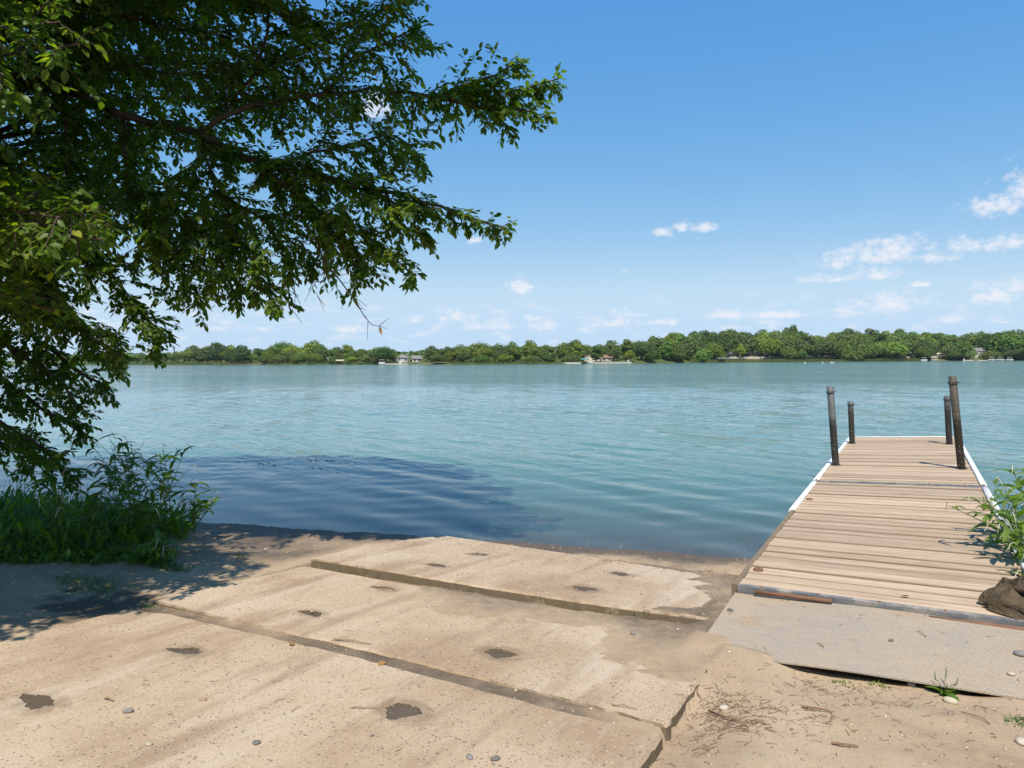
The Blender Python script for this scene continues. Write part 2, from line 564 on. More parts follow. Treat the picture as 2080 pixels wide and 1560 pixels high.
hstain = ma(nt, 'SUBTRACT', 1.0, smooth(nt, ma(nt, 'ADD', hd, ma(nt, 'MULTIPLY', ma(nt, 'SUBTRACT', mid, 0.5), 2.0)), 0.75, 1.45))
c = mixc(nt, ma(nt, 'MULTIPLY', hstain, 0.48), c, (0.16, 0.115, 0.075))
rubbed = smooth(nt, noise(nt, vm(nt, 'MULTIPLY', pos, (3.0, 0.55, 1.0)), 1.0, 6, 0.68), 0.52, 0.70)
c = mixc(nt, ma(nt, 'MULTIPLY', rubbed, 0.5), c, (0.55, 0.47, 0.375))
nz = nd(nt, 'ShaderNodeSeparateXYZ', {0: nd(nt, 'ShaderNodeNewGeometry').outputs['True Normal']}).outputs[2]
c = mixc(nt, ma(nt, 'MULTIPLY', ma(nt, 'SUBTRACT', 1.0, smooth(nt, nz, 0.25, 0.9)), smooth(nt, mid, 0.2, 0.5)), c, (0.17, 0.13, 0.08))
hg = ma(nt, 'ADD', ma(nt, 'MULTIPLY', mid, 0.35), ma(nt, 'SUBTRACT', ma(nt, 'ADD', ma(nt, 'MULTIPLY', fine, 0.45), ma(nt, 'MULTIPLY', dot, 0.2)), ma(nt, 'MULTIPLY', pit, 0.6)))
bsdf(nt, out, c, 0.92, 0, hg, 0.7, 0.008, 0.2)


def densify(poly, step, jit, seed):
    r = random.Random(seed)
    res = []
    n = len(poly)
    for i in range(n):
        a, b = Vector(poly[i]), Vector(poly[(i + 1) % n])
        k = max(1, int((b - a).length / step))
        for j in range(k):
            p = a.lerp(b, j / k)
            if j: p = p + Vector((r.gauss(0, jit), r.gauss(0, jit)))
            res.append(p)
    return res


def make_slab(poly, topf, thick, holes, label, seed):
    outer = densify(poly, 0.05, 0.0035, seed)
    cen = sum(outer, Vector((0, 0))) / len(outer)
    bm = bmesh.new()
    r = random.Random(seed + 1)

    def loop(pts, dz):
        return [bm.verts.new((p.x - cen.x, p.y - cen.y, topf(p.y) + dz)) for p in pts]
    edges = []
    inset = [p + (cen - p).normalized() * (0.014 + r.uniform(0, 0.006)) for p in outer]
    top = loop(inset, 0.0)
    rim = loop(outer, -0.012)
    bot = loop(outer, -thick)
    n = len(outer)
    for i in range(n):
        j = (i + 1) % n
        edges.append(bm.edges.new((top[i], top[j])))
        bm.faces.new((rim[i], rim[j], top[j], top[i]))
        bm.faces.new((bot[i], bot[j], rim[j], rim[i]))
    for hu, hv, ha, hb in holes:
        pts = []
        rot = r.uniform(-0.2, 0.2)
        for k in range(44):
            a = 2 * math.pi * k / 44
            q = 0.92 + 0.30 * mnoise.noise(Vector((math.cos(a) * 1.3 + hu * 9, math.sin(a) * 1.3 + hv * 5, 0.3))) + 0.26 * mnoise.noise(Vector((math.cos(a) * 4 + hu * 9, math.sin(a) * 4, 2.3))) + r.uniform(-0.05, 0.05)
            q *= 1 + 0.7 * max(0.0, math.cos(a - 0.5 - hu)) ** 12
            x, y = ha * q * math.cos(a), hb * q * math.sin(a)
            pts.append(Vector((hu + x * math.cos(rot) - y * math.sin(rot), hv + x * math.sin(rot) + y * math.cos(rot))))
        t2 = loop(pts, 0.0)
        b2 = loop([p * 0.9 + Vector((hu, hv)) * 0.1 for p in pts], -0.07)
        for i in range(44):
            j = (i + 1) % 44
            edges.append(bm.edges.new((t2[i], t2[j])))
            bm.faces.new((t2[i], t2[j], b2[j], b2[i]))
    bmesh.ops.triangle_fill(bm, use_beauty=True, use_dissolve=False, edges=edges)
    bmesh.ops.recalc_face_normals(bm, faces=bm.faces)
    me = bpy.data.meshes.new('concrete_slab')
    bm.to_mesh(me); bm.free()
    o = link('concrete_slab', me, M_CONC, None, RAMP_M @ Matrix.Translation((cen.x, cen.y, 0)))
    return tag(o, label, 'slab', 'concrete slabs of the boat ramp')


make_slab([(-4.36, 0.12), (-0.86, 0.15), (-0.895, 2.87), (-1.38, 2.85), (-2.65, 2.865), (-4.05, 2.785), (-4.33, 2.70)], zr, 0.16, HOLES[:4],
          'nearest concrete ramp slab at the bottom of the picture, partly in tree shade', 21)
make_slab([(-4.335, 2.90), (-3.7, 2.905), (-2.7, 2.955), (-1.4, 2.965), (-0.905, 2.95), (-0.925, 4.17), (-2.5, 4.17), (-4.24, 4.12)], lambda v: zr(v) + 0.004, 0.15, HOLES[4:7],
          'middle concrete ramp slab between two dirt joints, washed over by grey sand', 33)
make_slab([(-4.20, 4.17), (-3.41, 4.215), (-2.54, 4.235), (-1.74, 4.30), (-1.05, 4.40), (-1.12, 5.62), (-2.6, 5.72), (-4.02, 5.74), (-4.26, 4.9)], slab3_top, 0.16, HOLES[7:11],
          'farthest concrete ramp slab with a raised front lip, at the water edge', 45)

# ------------------------------------------------------------------ the lake
NA, NR = 360, 520
ang = np.concatenate([np.linspace(R(-75), R(-44), 30, endpoint=False), np.linspace(R(-44), R(44), NA - 60), np.linspace(R(44), R(75), 31)[1:]])
NA = len(ang)
rad = np.concatenate([np.linspace(4.2, 14, 240, endpoint=False), np.linspace(14, 62, 330, endpoint=False), np.geomspace(62, 1600, 110)])
AA, RR = np.meshgrid(ang, rad)
X, Y = RR * np.sin(AA), RR * np.cos(AA)
U, Vv = X * PX + Y * PY, X * DX + Y * DY
fadew = np.clip((62 - RR) / 34, 0, 1) * (1 + 0.7 * np.clip((RR - 10) / 22, 0, 1))
calm = np.clip((Vv - 6.1 - 0.25 * U) / 3.0, 0.0, 1.0)
ph = 0.55 * np.sin(U * 0.31 + 0.4) + 0.35 * np.sin(U * 0.83 + Vv * 0.21)
q = 0.93 * Vv + 0.36 * U
Z = (0.0085 * np.sin(2 * np.pi * q / 0.88 + ph * 1.6) + 0.0048 * np.sin(2 * np.pi * (0.975 * Vv + 0.22 * U) / 0.57 + 2.0 * np.sin(U * 0.45)) +
     0.004 * np.sin(2 * np.pi * (0.8 * Vv + 0.6 * U) / 1.33 + 1.0) + 0.0022 * np.sin(2 * np.pi * (0.85 * Vv - 0.52 * U) / 0.49 + np.sin(Vv * 0.9)))
cr = np.random.default_rng(17)
for _ in range(9):                                        # irregular small chop
    a_ = 0.37 + cr.normal(0, 0.55); l_ = cr.uniform(0.42, 1.15)
    Z = Z + 0.0021 * (l_ / 0.7) * np.sin(2 * np.pi * (np.cos(a_) * Vv + np.sin(a_) * U) / l_ + cr.uniform(0, 6.28) + 0.8 * np.sin(U * cr.uniform(.2, .7) + Vv * cr.uniform(.2, .6)))
amp = 0.75 + 0.45 * np.sin(U * 0.9 + 1.3 * np.sin(Vv * 0.7)) * np.sin(Vv * 0.8 + 0.6 * U)
Z = 0.66 * amp * Z * fadew * (0.12 + 0.88 * calm)
depth = np.zeros_like(Z)
for i in range(Z.shape[0]):
    if rad[i] < 24:
        for j in range(Z.shape[1]):
            g = ground(float(U[i, j]), float(Vv[i, j]))[0]
            depth[i, j] = max(0.0, -g)
    else:
        depth[i, :] = 3.0
Vw = np.stack([X, Y, Z], -1).reshape(-1, 3)
idx = np.arange(Vw.shape[0]).reshape(len(rad), NA)
F = np.stack([idx[:-1, :-1], idx[:-1, 1:], idx[1:, 1:], idx[1:, :-1]], -1).reshape(-1, 4)
me = np_mesh('lake_water', Vw, F, True)
at = me.attributes.new('depth', 'FLOAT', 'POINT')
at.data.foreach_set('value', depth.ravel().astype(np.float32))
M_WATER, nt, out = new_mat('lake_water')
pos = nd(nt, 'ShaderNodeNewGeometry').outputs['Position']
dep = nd(nt, 'ShaderNodeAttribute', attribute_name='depth').outputs['Fac']
cd = nd(nt, 'ShaderNodeCameraData').outputs['View Distance']
rot = nd(nt, 'ShaderNodeVectorRotate', {'Vector': pos, 'Angle': ANG + R(21)}, rotation_type='Z_AXIS').outputs[0]
w1 = noise(nt, vm(nt, 'MULTIPLY', rot, (0.55, 2.4, 1.0)), 1.0, 3, 0.5, 0.6)
w2 = noise(nt, vm(nt, 'MULTIPLY', rot, (2.2, 6.5, 1.0)), 1.0, 3, 0.6, 0.5)
w3 = noise(nt, vm(nt, 'MULTIPLY', rot, (0.16, 0.5, 1.0)), 1.0, 3, 0.55, 0.3)
shore_d = smooth(nt, dep, 0.05, 0.6)
patch = smooth(nt, noise(nt, vm(nt, 'MULTIPLY', rot, (0.03, 0.07, 1.0)), 1.0, 3, 0.5), 0.38, 0.62)
h = ma(nt, 'ADD', ma(nt, 'MULTIPLY', w1, 0.040), ma(nt, 'ADD', ma(nt, 'MULTIPLY', w2, 0.026), ma(nt, 'MULTIPLY', w3, 0.12)))
h = ma(nt, 'MULTIPLY', h, ma(nt, 'MULTIPLY', shore_d, ma(nt, 'ADD', 0.55, ma(nt, 'MULTIPLY', patch, 0.6))))
far_ = smooth(nt, vm(nt, 'LENGTH', pos, out=1), 14.0, 90.0)
h = ma(nt, 'MULTIPLY', h, ma(nt, 'ADD', 1.0, ma(nt, 'MULTIPLY', far_, 1.2)))
bp = nd(nt, 'ShaderNodeBump', {'Strength': 1.0, 'Distance': 1.0, 'Height': h})
tint = mixc(nt, noise(nt, pos, 0.12, 3, 0.5), (0.082, 0.178, 0.140), (0.105, 0.200, 0.152))
dif = nd(nt, 'ShaderNodeBsdfDiffuse', {'Color': tint, 'Normal': bp.outputs[0]})
tra = nd(nt, 'ShaderNodeBsdfTransparent', {'Color': (0.78, 0.84, 0.78, 1)})
alpha = ma(nt, 'SUBTRACT', 1.0, ma(nt, 'POWER', 2.718, ma(nt, 'MULTIPLY', dep, -4.2)))
body = nd(nt, 'ShaderNodeMixShader', {0: alpha, 1: tra.outputs[0], 2: dif.outputs[0]})
gls = nd(nt, 'ShaderNodeBsdfGlossy', {'Color': (1, 1, 1, 1), 'Roughness': 0.06, 'Normal': bp.outputs[0]})
fre = nd(nt, 'ShaderNodeFresnel', {'IOR': 1.355, 'Normal': bp.outputs[0]})
fin = nd(nt, 'ShaderNodeMixShader', {0: fre.outputs[0], 1: body.outputs[0], 2: gls.outputs[0]})
nt.links.new(fin.outputs[0], out.inputs[0])
tag(link('lake_water', me, M_WATER), kind='structure')

# ------------------------------------------------------------------ far shore terrain
def bearing(b, d):
    """point at bearing b (thousandths of the tangent right of straight ahead) and distance d along the view"""
    return b * 0.001 * d, d


SHORE = [(-760, 720), (-600, 640), (-476, 560), (-303, 480), (-180, 410), (-97, 385), (110, 392), (200, 420), (260, 480), (317, 540), (420, 550), (580, 555), (662, 552), (760, 560), (900, 600)]
SKY = [(-760, 22), (-580, 24), (-540, 24), (-476, 28), (-450, 34), (-414, 42), (-400, 45), (-372, 40), (-345, 38), (-321, 47), (-300, 41), (-276, 48), (-260, 37), (-234, 40),
       (-193, 37), (-152, 33), (-124, 37), (-97, 40), (-62, 47), (-48, 49), (-20, 46), (7, 46), (28, 49), (55, 45), (90, 51), (110, 46), (145, 48), (179, 50), (207, 60),
       (248, 64), (276, 68), (303, 70), (338, 71), (366, 67), (397, 70), (424, 56), (448, 62), (483, 67), (510, 62), (538, 66), (566, 63), (600, 56), (620, 55), (652, 55), (669, 61), (700, 66), (800, 66), (900, 60)]


def shore_d(b): return interp(SHORE, b)


def hill(b, back):
    """terrain height at 'back' metres behind the far waterline"""
    if back < 0: return max(-3.0, back * 0.08)
    z = 1.2 * sstep(0, 14, back)
    k = sstep(120, 240, b) if b < 300 else 1.0
    kk = sstep(760, 560, b) * 0.45 + 0.55 if b > 300 else 1.0
    z += 2.4 * sstep(12, 26, back) * k                       # railway bench
    z += 13.0 * sstep(45, 130, back) * k * kk
    z += 3.0 * sstep(20, 120, back) * (1 - k)
    return z


bs = np.arange(-1000, 1001, 10)
backs = np.array([-60, -20, -6, -2, 0, 1.5, 4, 8, 14, 20, 26, 34, 45, 60, 80, 105, 130, 180, 260, 400, 700, 1100])
V = []
for bk in backs:
    for b_ in bs:
        d = shore_d(b_) + bk
        x, y = bearing(b_, d)
        V.append((x, y, hill(b_, bk) + (0.5 * mnoise.noise(Vector((x * .05, y * .05, 0))) if bk > 6 else 0)))
idx = np.arange(len(V)).reshape(len(backs), len(bs))
F = np.stack([idx[:-1, :-1], idx[:-1, 1:], idx[1:, 1:], idx[1:, :-1]], -1).reshape(-1, 4)
me = np_mesh('far_shore', np.array(V), F, True)
M_FARG, nt, out = new_mat('far_shore_grass')
pos = nd(nt, 'ShaderNodeNewGeometry').outputs['Position']
c = ramp(nt, noise(nt, pos, 0.06, 5, 0.6), [(0.3, (0.055, 0.085, 0.022)), (0.52, (0.115, 0.13, 0.04)), (0.7, (0.20, 0.155, 0.065))])
c = mixc(nt, smooth(nt, noise(nt, pos, 0.9, 4, 0.6), 0.4, 0.7), c, (0.075, 0.10, 0.03))
bsdf(nt, out, c, 0.95, 0, noise(nt, pos, 2.5, 4), 0.6, 0.3, 0.1)
tag(link('far_shore', me, M_FARG), kind='structure')

# ------------------------------------------------------------------ foliage materials
def leaf_mat(name, c1, c2, trans=0.4, rough=0.5, obj_col=False, scale=0.8, tcol=None, spec=0.4, island=False):
    m, nt, out = new_mat(name)
    pos = nd(nt, 'ShaderNodeNewGeometry').outputs['Position']
    n1 = noise(nt, pos, scale, 4, 0.6)
    n2 = noise(nt, pos, scale * 14, 2, 0.6)
    c = mixc(nt, smooth(nt, ma(nt, 'ADD', ma(nt, 'MULTIPLY', n1, 0.6), ma(nt, 'MULTIPLY', n2, 0.4)), 0.35, 0.65), c1, c2)
    if island:
        ri = nd(nt, 'ShaderNodeNewGeometry').outputs['Random Per Island']
        c = mixc(nt, 1.0, c, ramp(nt, ri, [(0.0, (0.62, 0.72, 0.7)), (0.35, (0.95, 0.95, 0.9)), (0.8, (1.15, 1.1, 0.9)), (0.93, (1.9, 1.55, 0.9)), (1.0, (2.6, 1.8, 0.9))]), 'MULTIPLY')
    if obj_col:
        oi = nd(nt, 'ShaderNodeObjectInfo')
        c = mixc(nt, 1.0, c, oi.outputs['Color'], 'MULTIPLY')
        v = ma(nt, 'ADD', 0.8, ma(nt, 'MULTIPLY', oi.outputs['Random'], 0.4))
        c = vm(nt, 'MULTIPLY', c, nd(nt, 'ShaderNodeCombineXYZ', {0: v, 1: v, 2: v}).outputs[0])
    b = nd(nt, 'ShaderNodeBsdfPrincipled', {'Base Color': c, 'Roughness': rough, 'Specular IOR Level': spec})
    tc_ = mixc(nt, 1.0, c, tcol or (1.5, 1.9, 0.5), 'MULTIPLY')
    t = nd(nt, 'ShaderNodeBsdfTranslucent', {'Color': tc_})
    mx = nd(nt, 'ShaderNodeMixShader', {0: trans, 1: b.outputs[0], 2: t.outputs[0]})
    nt.links.new(mx.outputs[0], out.inputs[0])
    return m


M_LEAF = leaf_mat('tree_leaf', (0.050, 0.105, 0.016), (0.115, 0.185, 0.03), 0.5, 0.45, scale=3.5, tcol=(2.1, 2.2, 0.5), island=True)
M_WEED = leaf_mat('weed_leaf', (0.09, 0.165, 0.022), (0.165, 0.24, 0.036), 0.4, 0.45, scale=6.0, island=True)
M_GRASS = leaf_mat('grass_blade', (0.06, 0.13, 0.024), (0.13, 0.19, 0.045), 0.3, 0.5, scale=4.0)
M_FARLEAF = leaf_mat('far_foliage', (0.105, 0.145, 0.042), (0.155, 0.20, 0.062), 0.22, 0.7, True, 0.12, spec=0.15)
M_REED = leaf_mat('reed_blade', (0.075, 0.125, 0.03), (0.17, 0.175, 0.06), 0.3, 0.7, False, 0.25, spec=0.15)
M_BARK = simple('bark', (0.085, 0.060, 0.045), 0.9, 0, 0.4, 14, 0.6, 0.2)
M_TWIG = simple('dead_twig', (0.13, 0.09, 0.065), 0.9, 0, 0.3, 20, 0.3, 0.2)
M_FARBARK = simple('far_bark', (0.10, 0.085, 0.07), 0.9, 0, 0.3, 2, 0.3, 0.1)


def blades(P, A, N, L, Wd, bend=0.0, shape='leaf'):
    """many leaves at once: base points P, axes A, face normals N, lengths L, widths Wd; 8 triangles a leaf"""
    A = A / np.linalg.norm(A, axis=1, keepdims=True)
    S = np.cross(A, N); S /= np.maximum(np.linalg.norm(S, axis=1, keepdims=True), 1e-6)
    Nn = np.cross(S, A)
    L = L[:, None]; Wd = Wd[:, None]
    t1, t2 = (0.34, 0.68)
    w1, w2 = (0.5, 0.40) if shape == 'leaf' else (0.5, 0.34)
    b = bend
    p0 = P
    c1 = P + A * L * t1 - Nn * Wd * 0.10 + np.array([0, 0, -1.0]) * L * b * t1 ** 2
    c2 = P + A * L * t2 - Nn * Wd * 0.08 + np.array([0, 0, -1.0]) * L * b * t2 ** 2
    tp = P + A * L + np.array([0, 0, -1.0]) * L * b
    l1 = c1 + S * Wd * w1 + Nn * Wd * 0.16; r1 = c1 - S * Wd * w1 + Nn * Wd * 0.16
    l2 = c2 + S * Wd * w2 + Nn * Wd * 0.12; r2 = c2 - S * Wd * w2 + Nn * Wd * 0.12
    V = np.stack([p0, c1, c2, tp, l1, l2, r1, r2], 1).reshape(-1, 3)
    f = np.array([(0, 4, 1), (4, 5, 1), (5, 2, 1), (5, 3, 2), (0, 1, 6), (6, 1, 7), (7, 1, 2), (7, 2, 3)])
    F = (np.arange(len(P))[:, None, None] * 8 + f[None]).reshape(-1, 3)
    return V, F


# ------------------------------------------------------------------ the big tree on the left bank
LIMBS = {
 'L1': [(-6.2, 7.1, 3.9), (-5.24, 6.9, 4.6), (-4.8, 6.8, 4.47), (-4.08, 6.6, 4.23), (-3.44, 6.4, 3.94), (-2.7, 6.2, 3.72), (-2.12, 6.0, 3.41), (-1.34, 5.8, 3.21), (-0.7, 5.7, 3.03), (-0.3, 5.6, 2.87), (-0.04, 5.5, 2.78)],
 'L2': [(-2.7, 6.2, 3.72), (-2.48, 6.2, 3.86), (-2.17, 6.15, 3.93), (-1.54, 6.0, 3.97), (-1.11, 5.9, 3.98), (-0.66, 5.8, 3.88), (-0.14, 5.65, 3.86), (0.16, 5.55, 3.86), (0.38, 5.5, 3.92)],
 'L2b': [(-0.66, 5.8, 3.88), (-0.3, 5.7, 3.76), (0.01, 5.6, 3.7), (0.24, 5.5, 3.64)],
 'L2c': [(-0.54, 5.8, 3.88), (-0.3, 5.7, 3.95), (-0.1, 5.65, 3.99), (0.05, 5.6, 4.05)],
 'L3': [(-2.48, 6.2, 3.86), (-2.22, 6.3, 4.26), (-1.84, 6.2, 4.38), (-1.39, 6.1, 4.56), (-0.84, 6.0, 4.71)],
 'L3b': [(-2.22, 6.3, 4.26), (-2.12, 6.3, 4.64), (-2.03, 6.3, 5.14), (-1.85, 6.3, 5.56)],
 'L3c': [(-1.54, 6.0, 3.97), (-1.29, 6.0, 4.26), (-1.0, 5.95, 4.39), (-0.75, 5.9, 4.45)],
 'L4': [(-2.12, 6.0, 3.41), (-1.66, 5.8, 3.04), (-1.32, 5.7, 2.82), (-1.0, 5.65, 2.6), (-0.77, 5.6, 2.43)],
 'L4b': [(-1.34, 5.8, 3.21), (-1.01, 5.7, 3.05), (-0.81, 5.65, 2.89), (-0.71, 5.6, 2.71)],
 'L4c': [(-2.12, 6.0, 3.41), (-1.6, 5.9, 3.46), (-1.18, 5.8, 3.53), (-0.93, 5.75, 3.55), (-0.72, 5.7, 3.38)],
 'L4d': [(-1.66, 5.8, 3.04), (-1.4, 5.7, 2.74), (-1.25, 5.7, 2.55), (-1.17, 5.7, 2.45)],
 'L5': [(-2.7, 6.2, 3.72), (-2.45, 6.0, 3.17), (-2.22, 5.9, 2.74), (-2.04, 5.85, 2.45), (-1.92, 5.8, 2.25)],
 'L5b': [(-2.45, 6.0, 3.17), (-2.01, 5.9, 2.9), (-1.67, 5.8, 2.64), (-1.57, 5.8, 2.57)],
 'L6': [(-3.44, 6.4, 3.94), (-3.26, 6.2, 3.22), (-2.96, 6.1, 2.74), (-2.72, 6.05, 2.44), (-2.59, 6.0, 2.24)],
 'L6b': [(-3.26, 6.2, 3.22), (-2.75, 6.0, 3.01), (-2.42, 5.9, 2.62), (-2.2, 5.9, 2.33)],
 'L7': [(-4.08, 6.6, 4.23), (-3.93, 6.4, 3.31), (-3.62, 6.3, 2.69), (-3.24, 6.2, 2.25), (-2.95, 6.1, 1.94)],
 'L7b': [(-3.93, 6.4, 3.31), (-4.14, 6.3, 2.78), (-4.02, 6.3, 2.26), (-3.58, 6.2, 1.95), (-3.36, 6.2, 1.8)],
 'L8': [(-6.3, 7.2, 3.0), (-5.28, 7.0, 2.51), (-4.68, 6.8, 2.16), (-4.2, 6.7, 1.76), (-3.74, 6.6, 1.5)],
 'L9': [(-6.3, 7.2, 2.4), (-5.3, 7.0, 1.84), (-4.69, 6.8, 1.46), (-4.26, 6.7, 1.23), (-3.95, 6.6, 1.08)],
 'L10': [(-6.3, 7.2, 1.9), (-5.42, 7.0, 1.21), (-4.97, 6.9, 0.98), (-4.52, 6.8, 0.84), (-4.2, 6.7, 0.70)],
 'L11': [(-6.2, 7.1, 5.0), (-5.31, 6.9, 5.48), (-4.43, 6.7, 5.28), (-3.69, 6.5, 4.91), (-3.07, 6.4, 4.73), (-2.43, 6.3, 4.55)],
 'L12': [(-5.31, 6.9, 5.48), (-4.13, 6.5, 4.74), (-3.46, 6.3, 4.39), (-2.9, 6.2, 4.22), (-2.31, 6.1, 4.26)],
 'L13': [(-5.24, 6.9, 4.6), (-4.95, 6.6, 3.72), (-4.3, 6.3, 3.38), (-3.99, 6.2, 2.89), (-4.17, 6.2, 2.38), (-4.05, 6.2, 2.08)],
 'L14': [(-6.2, 7.1, 3.6), (-5.04, 6.2, 3.19), (-4.43, 6.0, 2.93), (-4.08, 5.9, 2.55), (-4.01, 5.9, 2.15)],
 'L16': [(-6.3, 7.1, 3.2), (-5.1, 6.5, 2.8), (-4.39, 6.5, 2.53), (-3.99, 6.5, 2.12), (-3.75, 6.5, 1.85)],
 'L17': [(-6.3, 7.1, 2.7), (-5.1, 6.5, 2.26), (-4.57, 6.5, 1.9), (-4.21, 6.5, 1.63), (-3.95, 6.5, 1.36)],
 'L18': [(-6.3, 7.1, 2.0), (-5.2, 6.3, 1.7), (-4.6, 6.3, 1.3), (-4.25, 6.3, 1.05), (-4.02, 6.3, .93)],
 'L15': [(-5.31, 6.9, 5.48), (-3.73, 6.6, 5.57), (-2.97, 6.4, 5.2), (-2.5, 6.3, 4.98), (-2.0, 6.2, 4.76), (-1.64, 6.1, 4.63)],
}
TRUNK = Vector((-6.6, 7.3, 0.0))
tree = empty('shade_tree', (TRUNK.x, TRUNK.y, 0.0))
tag(tree, 'large leafy tree overhanging the water from the left bank', 'tree')
TOFF = Matrix.Translation((-TRUNK.x, -TRUNK.y, 0.0))


def resample(pts, step):
    pts = [Vector(p) for p in pts]
    out = [pts[0]]
    # Catmull-Rom through the points
    for i in range(len(pts) - 1):
        p0, p1, p2, p3 = pts[max(i - 1, 0)], pts[i], pts[i + 1], pts[min(i + 2, len(pts) - 1)]
        n = max(1, int((p2 - p1).length / step))
        for k in range(1, n + 1):
            t = k / n
            out.append(0.5 * ((2 * p1) + (p2 - p0) * t + (2 * p0 - 5 * p1 + 4 * p2 - p3) * t * t + (3 * p1 - p0 - 3 * p2 + p3) * t ** 3))
    return out


leafP, leafA, leafN, leafL = [], [], [], []
twigs = MB()
LIT_EDGE = [(1.0, -5.6), (2.0, -4.6), (3.0, -3.5), (3.9, -2.65), (4.5, -2.15), (5.2, -1.8), (5.9, -1.6), (6.6, -1.05), (7.0, -0.1), (7.5, 0.3), (9.0, 0.2), (10.5, -0.1), (12.4, -0.9), (13.2, -3.0), (13.6, -20.0)]


def shade_ok(p, slack=0.0):
    """would the shadow of a leaf at p fall inside the shaded part of the shore?"""
    h = p[2] - 0.1
    sx, sy = p[0] + SHX * h, p[1] + SHY * h
    return sx < interp(LIT_EDGE, sy) + slack


def add_leaves(pts, step, size, r, filt=None):
    L = 0.0
    side = 1
    for i in range(len(pts) - 1):
        a, b = pts[i], pts[i + 1]
        d = b - a
        ln = d.length
        if ln < 1e-6: continue
        t = d / ln
        hz = t.cross(Vector((0, 0, 1)))
        hz = hz.normalized() if hz.length > 0.05 else Vector((1, 0, 0))
        s = step * r.uniform(0, 1)
        while s < ln:
            p = a + t * s
            side = -side
            ax = t * r.uniform(0.4, 1.0) + hz * side * r.uniform(0.4, 0.95) + Vector((r.gauss(0, .22), r.gauss(0, .22), r.uniform(-0.6, 0.2)))
            nn = Vector((r.gauss(0, .45), r.gauss(0, .45) - 0.15, 1.0))
            if filt is None or filt(p):
                leafP.append(p + ax.normalized() * 0.012); leafA.append(ax); leafN.append(nn); leafL.append(size * r.uniform(0.65, 1.2))
            s += step * r.uniform(0.7, 1.3)


def grow_shoots(pts, r, step, lmax, leaf_step, size, rad0, filt=None, start=0.15, droop=0.12):
    n = len(pts)
    for i in range(1, n):
        f = i / (n - 1)
        if f < start: continue
        a = pts[i - 1]; t = (pts[i] - a)
        seg = t.length
        if seg < 1e-6: continue
        t = t / seg
        for _ in range(max(1, int(round(seg / step + r.uniform(-0.3, 0.3))))):
            o = a + t * seg * r.random()
            ln = lmax * (0.32 + 0.68 * (1 - f) ** 0.7) * r.uniform(0.55, 1.1)
            side = t.orthogonal().normalized()
            side = Matrix.Rotation(r.uniform(0, 2 * math.pi), 3, t) @ side
            d = (t * r.uniform(0.45, 1.0) + side * r.uniform(0.5, 1.0)).normalized()
            sh = [o]
            for k in range(4):
                d = (d + Vector((r.gauss(0, .12), r.gauss(0, .12), -droop + r.gauss(0, .1)))).normalized()
                sh.append(sh[-1] + d * ln / 4)
            if filt is not None and not filt(sh[-1]):
                continue
            twigs.tube(sh, [rad0, rad0 * .8, rad0 * .6, rad0 * .45, rad0 * .3], 4, False)
            add_leaves(sh, leaf_step, size, r, filt)
            for k in range(1, 4):
                if r.random() < 0.75:
                    d2 = (sh[k + 1] - sh[k]).normalized()
                    sd = d2.orthogonal().normalized()
                    sd = Matrix.Rotation(r.uniform(0, 2 * math.pi), 3, d2) @ sd
                    d2 = (d2 * 0.7 + sd * 0.8 + Vector((0, 0, -0.15))).normalized()
                    l2 = ln * r.uniform(0.25, 0.45)
                    s2 = [sh[k], sh[k] + d2 * l2 * .5, sh[k] + (d2 + Vector((0, 0, -.15))).normalized() * l2]
                    twigs.tube(s2, [rad0 * .5, rad0 * .4, rad0 * .25], 3, False)
                    add_leaves(s2, leaf_step, size, r, filt)


tr = random.Random(5)
trunk_pts = [Vector((-6.6, 7.3, -0.2)), Vector((-6.6, 7.3, 0.3)), Vector((-6.5, 7.25, 1.2)), Vector((-6.35, 7.2, 2.4)), Vector((-6.2, 7.1, 3.9)), Vector((-6.2, 7.1, 5.0)), Vector((-6.0, 7.3, 6.5)), Vector((-5.9, 7.4, 8.0))]
MB().tube([p - Vector((TRUNK.x, TRUNK.y, 0)) for p in resample(trunk_pts, 0.3)], [0.30 - 0.24 * i / 40 for i in range(60)][:len(resample(trunk_pts, 0.3))], 12).obj('trunk', M_BARK, tree, None, True)
NB = 0
for k, pts in LIMBS.items():
    rs = resample(pts, 0.12)
    big_ = k in ('L1', 'L8', 'L9', 'L10', 'L11', 'L14', 'L16', 'L17', 'L18')
    r0 = 0.058 if k == 'L1' else (0.045 if big_ else 0.022 if k in ('L2', 'L12', 'L15', 'L13') else 0.014)
    m_ = len(rs)
    wob_ = [Vector((tr.gauss(0, .012), tr.gauss(0, .012), tr.gauss(0, .012))) for _ in rs]
    rs = [p + w_ for p, w_ in zip(rs, wob_)]
    MB().tube([p - Vector((TRUNK.x, TRUNK.y, 0)) for p in rs], [r0 * (1 - 0.9 * i / (m_ - 1)) + 0.003 for i in range(m_)], 8).obj('branch', M_BARK, tree, None, True)
    grow_shoots(rs, tr, 0.035 if k not in ('L16', 'L17', 'L18', 'L8', 'L9', 'L10') else 0.05, 0.70 if k not in ('L2', 'L2b', 'L2c', 'L1', 'L4') else 0.44, 0.017, 0.061, 0.0035, None, 0.26 if k in ('L1',) else (0.30 if big_ else 0.04))
    add_leaves(rs[int(m_ * (0.6 if big_ else 0.25)):], 0.024, 0.062, tr)
N_NEAR = len(leafP)


def view_xy(p):
    """bearing and rise of a point as seen from the beach"""
    return p[0] / max(p[1], .1), (p[2] - CAM_Z) / max(p[1], .1)


